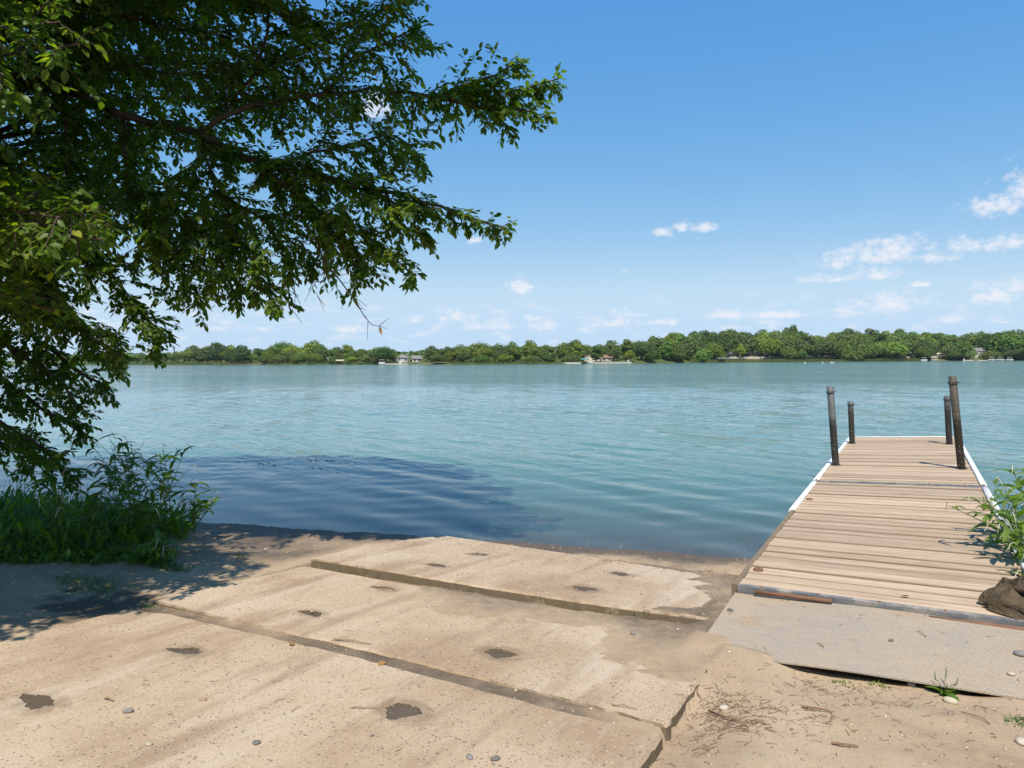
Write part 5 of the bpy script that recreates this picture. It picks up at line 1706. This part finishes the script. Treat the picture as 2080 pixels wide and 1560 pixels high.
ROWS = [(4, .36, .55, 14), (14, .58, .80, 12), (30, .82, 1.0, 11), (62, .90, 1.0, 16), (100, .95, 1.03, 17)]
count = 0
WOOD = {}
for ri, (back, f0, f1, stepm) in enumerate(ROWS):
    b = -600.0
    while b < 740:
        d = shore_d(b) + back
        b += 1000.0 * stepm * fr.uniform(.62, 1.2) / d * (0.82 if 200 < b else 0.9)
        bk = back * fr.uniform(.75, 1.25)
        if is_clear(b, bk): continue
        if ri == 0 and (-600 < b < -372 or 262 < b < 575) and fr.random() < 0.55: continue
        if ri <= 1 and b < -440 and fr.random() < .5: continue
        if ri == 3 and b < 150: continue
        if ri == 4 and b < 180: continue
        sk = interp(SKY, b) * (fr.uniform(.93, 1.05) if ri >= 3 else 1)
        hp = sk * fr.uniform(f0, f1)
        h = px2m(b, bk, hp) - hill(b, bk)
        h = max(2.6 if ri == 0 else 4.5, min(h, 19))
        kind = fr.choice(['shrub', 'shrub', 'round', 'round']) if ri == 0 else fr.choice(['round', 'round', 'oval', 'oval', 'wide', 'tall'])
        if h < 4: kind = 'shrub'
        wf = fr.uniform(.95, 1.3) * (1.45 if h < 6 else 1.25 if h < 10 else 1.05)
        t = fr.choice(GREENS); k = fr.uniform(.8, 1.15)
        tone = 'dark' if sum(t) * k < 2.55 else 'yellow green' if t[0] > 1.2 else 'mid green'
        shp = {'round': 'rounded', 'oval': 'oval', 'wide': 'broad', 'tall': 'slender', 'shrub': 'low'}[kind]
        o = far_tree(b, bk, h, wf, kind, tuple(min(1.6, x * k) for x in t), None, 'wood ' + zone(b))
        WOOD.setdefault((tone, shp, ('shoreline', 'front row', 'middle row', 'skyline', 'skyline')[ri], 'shrub' if kind == 'shrub' else 'tree', zone(b)), []).append((b, o)); count += 1
ORDN = ['first', 'second', 'third', 'fourth', 'fifth', 'sixth', 'seventh', 'eighth', 'ninth', 'tenth']
for (tone, shp, row, what, zn), lst in WOOD.items():
    lst.sort(key=lambda q_: q_[0])
    for i, (b, o) in enumerate(lst):
        o['label'] = ('%s %s %s %s from the left, %s' % (ORDN[i], tone, shp, row + ' ' + what, zn)) if len(lst) > 1 else '%s %s %s %s, %s' % (tone, shp, row, what, zn)
print('far trees', count)
# the more distant, bluer shore seen under the hanging leaves
for i in range(34):
    b = -660 + i * 7.4 + fr.uniform(-3, 3)
    if b > -440: break
    far_tree(b, fr.uniform(0, 60), fr.uniform(12, 17), fr.uniform(1.0, 1.5), fr.choice(['round', 'oval', 'wide']), tuple(x * .95 for x in fr.choice(GREENS[:6])), 'hazy far off tree in the low wood of the distant bay at the left', 'distant bay wood', None, 1050)
# wood closing the ground behind all rows
Vw_, Fw_ = [], []
wr = np.random.default_rng(8)
n = 16000
b_ = wr.uniform(-620, 760, n); bk_ = wr.uniform(18, 150, n)
P = []
for b, bk in zip(b_, bk_):
    if is_clear(b, bk - 6): continue
    d = shore_d(b) + bk
    x, y = bearing(b, d)
    P.append((x, y, hill(b, bk) + wr.uniform(.0, 1.0) * max(2.0, 0.72 * px2m(b, bk, interp(SKY, b)) - hill(b, bk))))
P = np.array(P); n = len(P)
Nn = wr.normal(size=(n, 3)) + np.array([0, -0.5, .6]); Nn /= np.linalg.norm(Nn, axis=1, keepdims=True)
t = np.cross(Nn, wr.normal(size=(n, 3))); t /= np.linalg.norm(t, axis=1, keepdims=True); s = np.cross(Nn, t)
sz = wr.uniform(.5, 1.3, (n, 1))
Vq = np.stack([P + t * sz, P + s * sz, P - t * sz, P - s * sz], 1).reshape(-1, 3)
o = link('wood_understorey', np_mesh('wood_understorey', Vq, np.arange(len(Vq)).reshape(-1, 4)), M_FARLEAF); o.color = (.6, .7, .6, 1)
tag(o, 'dark understorey bushes filling the wood along the far shore', 'undergrowth', None, 'stuff')


def reeds(b0, b1, n, hmax, label):
    r = np.random.default_rng(int(b0 + 2000))
    b = r.uniform(b0, b1, n)
    P = np.array([(*bearing(q_, shore_d(q_) + w_), 0.0) for q_, w_ in zip(b, r.uniform(-2.5, 5.5, n))])
    A = np.stack([r.normal(0, .12, n), r.normal(0, .12, n), np.ones(n)], 1)
    N = np.tile([0, -1.0, 0], (n, 1)) + r.normal(0, .3, (n, 3))
    L = r.uniform(.6, 1, n) * hmax * (0.8 + 0.25 * np.sin(b * .07) * np.sin(b * .023))
    V, F = blades(P, A, N, L, r.uniform(.18, .4, n), 0.05, 'lance')
    tag(link('reed_bed', np_mesh('reed_bed', V, F), M_REED), label, 'reeds', None, 'stuff')


reeds(-640, -395, 5200, 2.6, 'long green reed bed along the far left shore')
reeds(-345, -215, 1500, 1.6, 'low reeds below the willow on the far shore')
reeds(-85, 75, 2000, 1.9, 'reed fringe in the middle of the far shore')
reeds(250, 572, 5600, 3.2, 'tall reed bed below the railway on the right')
reeds(-215, -185, 300, 1.6, 'few reeds beside the beige boat canopy')

# ------------------------------------------------------------------ far shore: houses, train, docks, boats
M_WHITE = simple('white_siding', (0.58, 0.57, 0.54), 0.7, 0, 0.06, 1.0)
M_CREAM = simple('cream_siding', (0.60, 0.52, 0.40), 0.8, 0, 0.1, 1.0)
M_TAN = simple('tan_siding', (0.52, 0.33, 0.15), 0.8, 0, 0.12, 1.0)
M_SHING = simple('grey_shingle', (0.20, 0.19, 0.185), 0.9, 0, 0.2, 3.0)
M_BSHING = simple('brown_shingle', (0.22, 0.14, 0.10), 0.9, 0, 0.2, 3.0)
M_PANE = simple('window_pane', (0.03, 0.035, 0.045), 0.15, 0, 0.2, 1.0, 0.0, 0.6)
M_BRICK = simple('red_brick', (0.25, 0.09, 0.06), 0.9, 0, 0.25, 2.0)
M_DECKW = simple('deck_wood', (0.16, 0.085, 0.055), 0.9, 0, 0.25, 2.0)
M_STONEW = simple('pale_stone', (0.55, 0.50, 0.43), 0.9, 0, 0.2, 0.8)
M_BALLAST = simple('ballast', (0.42, 0.38, 0.33), 0.95, 0, 0.25, 1.5)
M_METAL = simple('alloy', (0.42, 0.43, 0.44), 0.4, 0.6, 0.15, 2.0)
M_DARK = simple('dark_steel', (0.03, 0.028, 0.027), 0.7, 0.2, 0.3, 1.0)
M_TEAL = simple('teal_canvas', (0.05, 0.22, 0.22), 0.7, 0, 0.15, 2.0)
M_BEIGE = simple('beige_canvas', (0.52, 0.43, 0.33), 0.8, 0, 0.12, 2.0)
M_POLE = simple('pole_wood', (0.17, 0.13, 0.10), 0.9, 0, 0.2, 2.0)


def far_root(name, b, back, label, cat, group=None, turn=0.0, z=None):
    d = shore_d(b) + back
    x, y = bearing(b, d)
    o = empty(name, (x, y, hill(b, back) if z is None else z))
    o.rotation_euler = (0, 0, -math.atan(b * .001) + turn)
    return tag(o, label, cat, group)


def house(b, back, w, dpt, wall_h, roof_h, wall_m, roof_m, label, hip=False, turn=0.0, gable_front=False, wins=2, z=None, door=True):
    r = far_root('house', b, back, label, 'house', None, turn, z)
    mb = MB()
    if hip or not gable_front:
        mb.box((0, 0, wall_h / 2), (w, dpt, wall_h))
        if not hip:
            mb.prism([(-dpt / 2, wall_h), (dpt / 2, wall_h), (0, wall_h + roof_h - .1)], -w / 2, w / 2, 'x')
    else:
        mb.box((0, 0, wall_h / 2), (w, dpt, wall_h))
        mb.prism([(-w / 2, wall_h), (w / 2, wall_h), (0, wall_h + roof_h - .1)], -dpt / 2, dpt / 2, 'y')
    mb.obj('wall', wall_m, r)
    ro = MB()
    e = 0.45
    if hip:
        n = 0
        ro.V = [Vector(p) for p in ((-w / 2 - e, -dpt / 2 - e, wall_h), (w / 2 + e, -dpt / 2 - e, wall_h), (w / 2 + e, dpt / 2 + e, wall_h), (-w / 2 - e, dpt / 2 + e, wall_h), (-w * .18, 0, wall_h + roof_h), (w * .18, 0, wall_h + roof_h))]
        ro.F = [(0, 1, 5, 4), (1, 2, 5), (2, 3, 4, 5), (3, 0, 4), (3, 2, 1, 0)]
    elif gable_front:
        ro.prism([(-w / 2 - e, wall_h - .2), (0, wall_h + roof_h), (w / 2 + e, wall_h - .2), (w / 2 + e, wall_h), (0, wall_h + roof_h + .22), (-w / 2 - e, wall_h)], -dpt / 2 - e, dpt / 2 + e, 'y')
    else:
        ro.prism([(-dpt / 2 - e, wall_h - .2), (0, wall_h + roof_h), (dpt / 2 + e, wall_h - .2), (dpt / 2 + e, wall_h), (0, wall_h + roof_h + .22), (-dpt / 2 - e, wall_h)], -w / 2 - e, w / 2 + e, 'x')
    rf = ro.obj('roof', roof_m, r)
    MB().box((w * .22, dpt * .1, wall_h + roof_h * .9), (.6, .6, 1.2)).obj('chimney', M_BRICK, rf)
    for k in range(wins):
        x = -w / 2 + w * (k + .6) / (wins + .2)
        wn = MB().box((x, -dpt / 2 - .03, wall_h * .55), (1.3, .08, 1.3)).obj('window', M_WHITE, r)
        MB().box((x, -dpt / 2 - .075, wall_h * .55), (1.1, .03, 1.1)).obj('pane', M_PANE, wn)
    if door:
        MB().box((w * .42, -dpt / 2 - .03, 1.0), (.9, .06, 2.0)).obj('door', M_DECKW, r)
    return r


house(-154, 22, 8.0, 6.0, 2.6, 1.9, M_WHITE, M_SHING, 'white lakeside house with grey hipped roof, left of the cottage', True, 0.1, False, 2)
house(-133, 20, 5.2, 5.0, 2.1, 1.6, M_WHITE, M_SHING, 'small white cottage with a grey gable roof by the far shore', False, 0.0, False, 2)
house(-189, 16, 3.0, 2.5, 1.9, .8, M_WHITE, M_BSHING, 'little white shed left of the big dark round tree', False, 0.2, False, 1)
house(114, 24, 10.0, 7.0, 3.0, 2.4, M_CREAM, M_BSHING, 'cream house half hidden by trees above the seawall', False, 0.0, True, 3)
house(133, 17, 6.5, 4.5, 2.1, 1.5, M_STONEW, M_BSHING, 'low stone boathouse with a brown roof on the seawall', False, 0.0, False, 2)
house(265, 70, 7.0, 6.0, 2.6, 1.4, M_CREAM, M_CREAM, 'pale roofed house peeping from the left side of the hill', True, 0.2, False, 2)
house(337, 58, 6.0, 6.0, 4.6, 3.0, M_TAN, M_WHITE, 'tan house with a white gable among the hill trees above the train', False, 0.0, True, 2)
house(652, 24, 9.0, 8.0, 4.4, 2.4, M_WHITE, M_SHING, 'white house with a grey roof on the right shore', False, 0.0, False, 3)
house(599, 24, 3.4, 3.0, 2.2, .7, M_STONEW, M_STONEW, 'pale flat shed beside the brick chimney stack on the right', False, 0.0, False, 1)
house(579, 20, 6.0, 3.0, 2.4, .5, M_STONEW, M_STONEW, 'low pale shed behind the reeds right of the large round tree', False, 0.0, False, 1)
house(-507, 120, 5.0, 5.0, 11.0, 1.0, M_WHITE, M_WHITE, 'white tower building poking above the far left wood', True, 0.0, False, 1)
r = far_root('brick_stack', 606, 26, 'red brick block standing right of the pale shed', 'outbuilding')
MB().box((0, 0, 1.6), (1.8, 1.8, 3.2)).box((0, 0, 3.4), (2.1, 2.1, .3)).obj('wall', M_BRICK, r)
r = far_root('wooden_deck', 643, 17, 'dark brown raised deck in front of the white house', 'deck')
mb = MB().box((0, 0, 1.5), (5, 3, .2))
mb.obj('platform', M_DECKW, r)
for x in (-2.3, 0, 2.3):
    MB().box((x, -1.3, .7), (.2, .2, 1.5)).obj('leg', M_DECKW, r)
MB().box((0, -1.45, 2.3), (5, .08, .1)).obj('railing', M_DECKW, r)


def seawall(b0, b1, h, label, m=M_STONEW):
    n = max(2, int((b1 - b0) / 6))
    mb = MB()
    for i in range(n):
        ba, bb = b0 + (b1 - b0) * i / n, b0 + (b1 - b0) * (i + 1) / n
        xa, ya = bearing(ba, shore_d(ba) - 1.0); xb, yb = bearing(bb, shore_d(bb) - 1.0)
        c_ = Vector(((xa + xb) / 2, (ya + yb) / 2, h / 2 - .3))
        mb.box(c_, (math.hypot(xb - xa, yb - ya) * 1.003, 1.0, h + .6), math.atan2(yb - ya, xb - xa))
    o = mb.obj('seawall', m)
    return tag(o, label, 'wall')


seawall(70, 102, .8, 'left stretch of the pale stone seawall on the far shore')
seawall(114, 167, .85, 'right stretch of the pale stone seawall on the far shore')
seawall(-184, -146, .6, 'low pale seawall in front of the white lakeside house')
seawall(632, 668, .7, 'pale rock edging below the white house on the right')

# railway bench and train
ebs = []
mb = MB()
for i in range(40):
    b0, b1 = 270 + i * 9.5, 270 + (i + 1) * 9.5
    pa, pb_ = bearing(b0, shore_d(b0) + 21), bearing(b1, shore_d(b1) + 21)
    c_ = Vector(((pa[0] + pb_[0]) / 2, (pa[1] + pb_[1]) / 2, 3.3))
    mb.box(c_, (math.hypot(pb_[0] - pa[0], pb_[1] - pa[1]) * 1.004, 5.0, 1.6), math.atan2(pb_[1] - pa[1], pb_[0] - pa[0]), 0.8)
tag(mb.obj('railway_embankment', M_BALLAST), kind='structure')
CARS = [((.33, .30, .25), 'pale grey'), ((.12, .12, .12), 'dark grey'), ((.035, .033, .033), 'black'), ((.26, .26, .26), 'mid grey'), ((.06, .055, .05), 'black'), ((.045, .04, .04), 'black'),
        ((.05, .045, .045), 'black'), ((.22, .24, .23), 'grey'), ((.55, .55, .54), 'whitish'), ((.04, .04, .04), 'black'), ((.6, .6, .6), 'white'), ((.62, .62, .62), 'white')]
ORD = ['first', 'second', 'third', 'fourth', 'fifth', 'sixth', 'seventh', 'eighth', 'ninth', 'tenth', 'eleventh', 'twelfth']
bcar = 281.0
for i, (col, cn) in enumerate(CARS):
    d = shore_d(bcar) + 21
    x, y = bearing(bcar, d)
    x2, y2 = bearing(bcar + 20, shore_d(bcar + 20) + 21)
    r = empty('tank_car', (x, y, 4.12)); r.rotation_euler = (0, 0, math.atan2(y2 - y, x2 - x))
    tag(r, '%s tank car, %s from the left in the freight train' % (cn, ORD[i]), 'train car', 'tank cars of the freight train')
    mt = simple('tank_paint_%d' % i, col, 0.5, 0.1, 0.15, .6)
    L = 13.2
    MB().tube([(-L / 2, 0, 2.35), (-L / 2 + .25, 0, 2.35), (-L / 2 + .8, 0, 2.35), (L / 2 - .8, 0, 2.35), (L / 2 - .25, 0, 2.35), (L / 2, 0, 2.35)], [.5, 1.05, 1.38, 1.38, 1.05, .5], 16).obj('tank', mt, r, None, True)
    MB().tube([(0, 0, 3.6), (0, 0, 4.05)], .45, 10).obj('hatch', mt, r)
    MB().box((0, 0, .95), (14.2, .5, .35)).obj('underframe', M_DARK, r)
    for sx in (-1, 1):
        bo = MB().box((sx * 4.9, 0, .55), (2.6, 2.0, .4)).obj('bogie', M_DARK, r)
        for wx in (-.85, .85):
            MB().tube([(sx * 4.9 + wx, -.85, .42), (sx * 4.9 + wx, .85, .42)], .42, 12).obj('wheelset', M_DARK, bo)
    MB().box((0, -1.42, 2.9), (12, .06, .06)).obj('handrail', M_METAL, r)
    bcar += 15.0 * 1000 / d
# power pole with cables
for j, b in enumerate((495, 590, 700)):
    r = far_root('power_pole', b, 34, ['power pole left of the large round tree', 'power pole standing above the white tank cars', 'power pole in the trees at the far right'][j], 'pole', 'power poles along the railway')
    MB().tube([(0, 0, -1), (0, 0, 11)], [.16, .11], 8).obj('mast', M_POLE, r)
    MB().box((0, 0, 10.3), (2.4, .14, .14)).obj('crossarm', M_POLE, r)
mb = MB()
for dz in (10.4, 8.6):
    for a, c_ in ((495, 590), (590, 700)):
        pts = []
        for k in range(9):
            t = k / 8; b = a + (c_ - a) * t
            x, y = bearing(b, shore_d(b) + 34 - .2)
            pts.append((x, y, hill(b, 34) + dz - 1.6 * (1 - (2 * t - 1) ** 2)))
        mb.tube(pts, .035, 4)
tag(mb.obj('power_cables', M_METAL), 'thin pale cables strung between the power poles on the right', 'cable')


def pontoon(b, off, label, cover=None, w=6.5, turn=0.0, lift=0.25, group='boats moored along the far shore'):
    r = far_root('pontoon_boat', b, -off, label, 'boat', group, turn, lift)
    for s in (-1, 1):
        MB().tube([(-w / 2, s * .85, .1), (-w / 2 + .3, s * .85, .12), (w / 2 - .8, s * .85, .12), (w / 2, s * .85, .3)], [.12, .3, .3, .08], 10).obj('hull_tube', M_METAL, r, None, True)
    MB().box((0, 0, .5), (w * .92, 2.3, .12)).obj('deck', M_WHITE, r)
    for s in (-1, 1):
        MB().box((0, s * 1.1, .9), (w * .8, .06, .6)).obj('side_panel', M_WHITE, r)
    MB().box((-w * .2, 0, .85), (1.2, 1.6, .55)).obj('seat', M_BEIGE, r)
    for x in (-1.2, 1.2):
        for s in (-1, 1):
            MB().tube([(x, s * 1.05, .6), (x, s * 1.05, 2.35)], .04, 6).obj('canopy_pole', M_METAL, r)
    MB().box((0, 0, 2.42), (3.2, 2.4, .12), 0, .92).obj('canopy', cover or M_WHITE, r)
    return r


def boat_lift(b, off, label, canvas, w=6.0):
    r = far_root('boat_lift', b, -off, label, 'boat lift', None, 0, 0.0)
    for x in (-w / 2, w / 2):
        for y in (-1.5, 1.5):
            MB().box((x, y, .7), (.12, .12, 3.0)).obj('leg', M_DARK, r)
    MB().prism([(-1.8, 2.2), (1.8, 2.2), (1.5, 2.75), (0, 3.0), (-1.5, 2.75)], -w / 2 - .3, w / 2 + .3, 'x').obj('canopy', canvas, r)
    MB().prism([(-1.0, .2), (1.0, .2), (1.2, .9), (-1.2, .9)], -w / 2 + .2, w / 2 - .2, 'x').obj('boat_hull', M_DARK, r)
    return r


boat_lift(-241, 3, 'boat lift with a beige canopy at the far left shore', M_BEIGE, 4.2)
boat_lift(102, 3, 'boat lift with a teal canopy at the gap of the seawall', M_TEAL, 3.2)
pontoon(110, 4, 'small white boat moored right of the teal canopy', M_METAL, 4.0)
pontoon(577, 4, 'left one of two boats beside the end of the reed bed', M_METAL, 5.0, .3)
pontoon(592, 4, 'right one of two boats beside the end of the reed bed', M_DARK, 5.0, -.2)
pontoon(672, 5, 'leftmost white boat of the moored row at the far right', M_WHITE, 5.5)
pontoon(684, 7, 'middle boat of the moored row at the far right, under a white canopy', M_WHITE, 6.5)
pontoon(697, 5, 'rightmost boat of the moored row at the far right', M_BEIGE, 5.5)
pontoon(-182, 3, 'white boat by the low seawall left of the white house', M_WHITE, 4.5)


def small_dock(b, w, label, n=4):
    r = far_root('jetty', b, -3, label, 'jetty', None, 0, 0)
    for k in range(n):
        MB().box((-w / 2 + w * (k + .5) / n, 0, .45), (w / n - .03, 1.6, .12)).obj('deck_panel', M_BEIGE, r)
    for k in range(n + 1):
        MB().box((-w / 2 + w * k / n, -.7, -.1), (.12, .12, 1.5)).obj('leg', M_DARK, r)
    return r


small_dock(-412, 9, 'small pale jetty below the dark tree group')
small_dock(-383, 10, 'pale jetty with a mast at the foot of the grassy slope')
small_dock(-122, 9, 'low jetty right of the small white cottage')
small_dock(655, 14, 'jetty below the white house on the right')
r = far_root('flag_mast', -385, 3, 'thin pale mast at the foot of the grassy slope', 'mast')
MB().tube([(0, 0, 0), (0, 0, 7.5)], [.1, .06], 6).obj('pole', M_BEIGE, r)
r = far_root('storage_box', -156, 0, 'white upright box on the low seawall by the white house', 'box', None, 0, .4)
MB().box((0, 0, 1.1), (1.4, 1.2, 2.2)).box((0, 0, 2.25), (1.6, 1.4, .1)).obj('body', M_WHITE, r)
r = far_root('garden_box', 163, 3, 'small white upright shed at the right end of the seawall', 'box')
MB().box((0, 0, .9), (1.1, 1.1, 1.8)).box((0, 0, 1.86), (1.3, 1.3, .12)).obj('body', M_WHITE, r)
r = far_root('garden_parasol', 98, 5, 'red brown garden parasol beside the left seawall', 'parasol')
MB().tube([(0, 0, 0), (0, 0, 2.6)], .05, 6).obj('pole', M_POLE, r)
MB().tube([(0, 0, 2.0), (0, 0, 2.75)], [2.1, .1], 10).obj('canopy', M_BRICK, r)
# small white boat and buoys out on the water
r = empty('sail_dinghy', (*bearing(634, 430), 0.0)); tag(r, 'little white boat with a raised sail out on the right of the lake', 'boat')
MB().prism([(-.5, .35), (.5, .35), (.3, -.05), (-.3, -.05)], -1.4, 1.4, 'x').obj('hull', M_WHITE, r)
mb = MB(); mb.V = [Vector(p) for p in ((-.9, 0, .5), (.5, .03, .5), (-.6, 0, 2.2), (-.9, .04, .5), (.5, .07, .5), (-.6, .04, 2.2))]; mb.F = [(0, 1, 2), (5, 4, 3), (0, 3, 4, 1), (1, 4, 5, 2), (2, 5, 3, 0)]
mb.obj('sail', M_WHITE, r)
for i, (b, d) in enumerate(((410, 330), (435, 330), (447, 325), (450, 328))):
    r = empty('buoy', (*bearing(b, d), 0.0))
    tag(r, ['white buoy, leftmost of the four floating below the hill', 'second white buoy from the left below the hill', 'left one of the close pair of white buoys', 'right one of the close pair of white buoys'][i], 'buoy', 'white buoys on the lake')
    MB().tube([(0, 0, -.2), (0, 0, 0), (0, 0, .3), (0, 0, .55), (0, 0, .62)], [.15, .32, .36, .22, .05], 10).obj('float', M_WHITE, r, None, True)
print('objects', len(bpy.data.objects))

# ------------------------------------------------------------------ summer haze over the lake
hb = MB().box((0, 500, 21.5), (2600, 1900, 51))
M_HAZE, nt, out = new_mat('haze')
vol = nd(nt, 'ShaderNodeVolumePrincipled', {'Color': (0.80, 0.88, 1.0, 1), 'Density': 0.00006, 'Anisotropy': 0.2})
nt.links.new(vol.outputs[0], out.inputs['Volume'])
tag(hb.obj('haze', M_HAZE), kind='stuff')
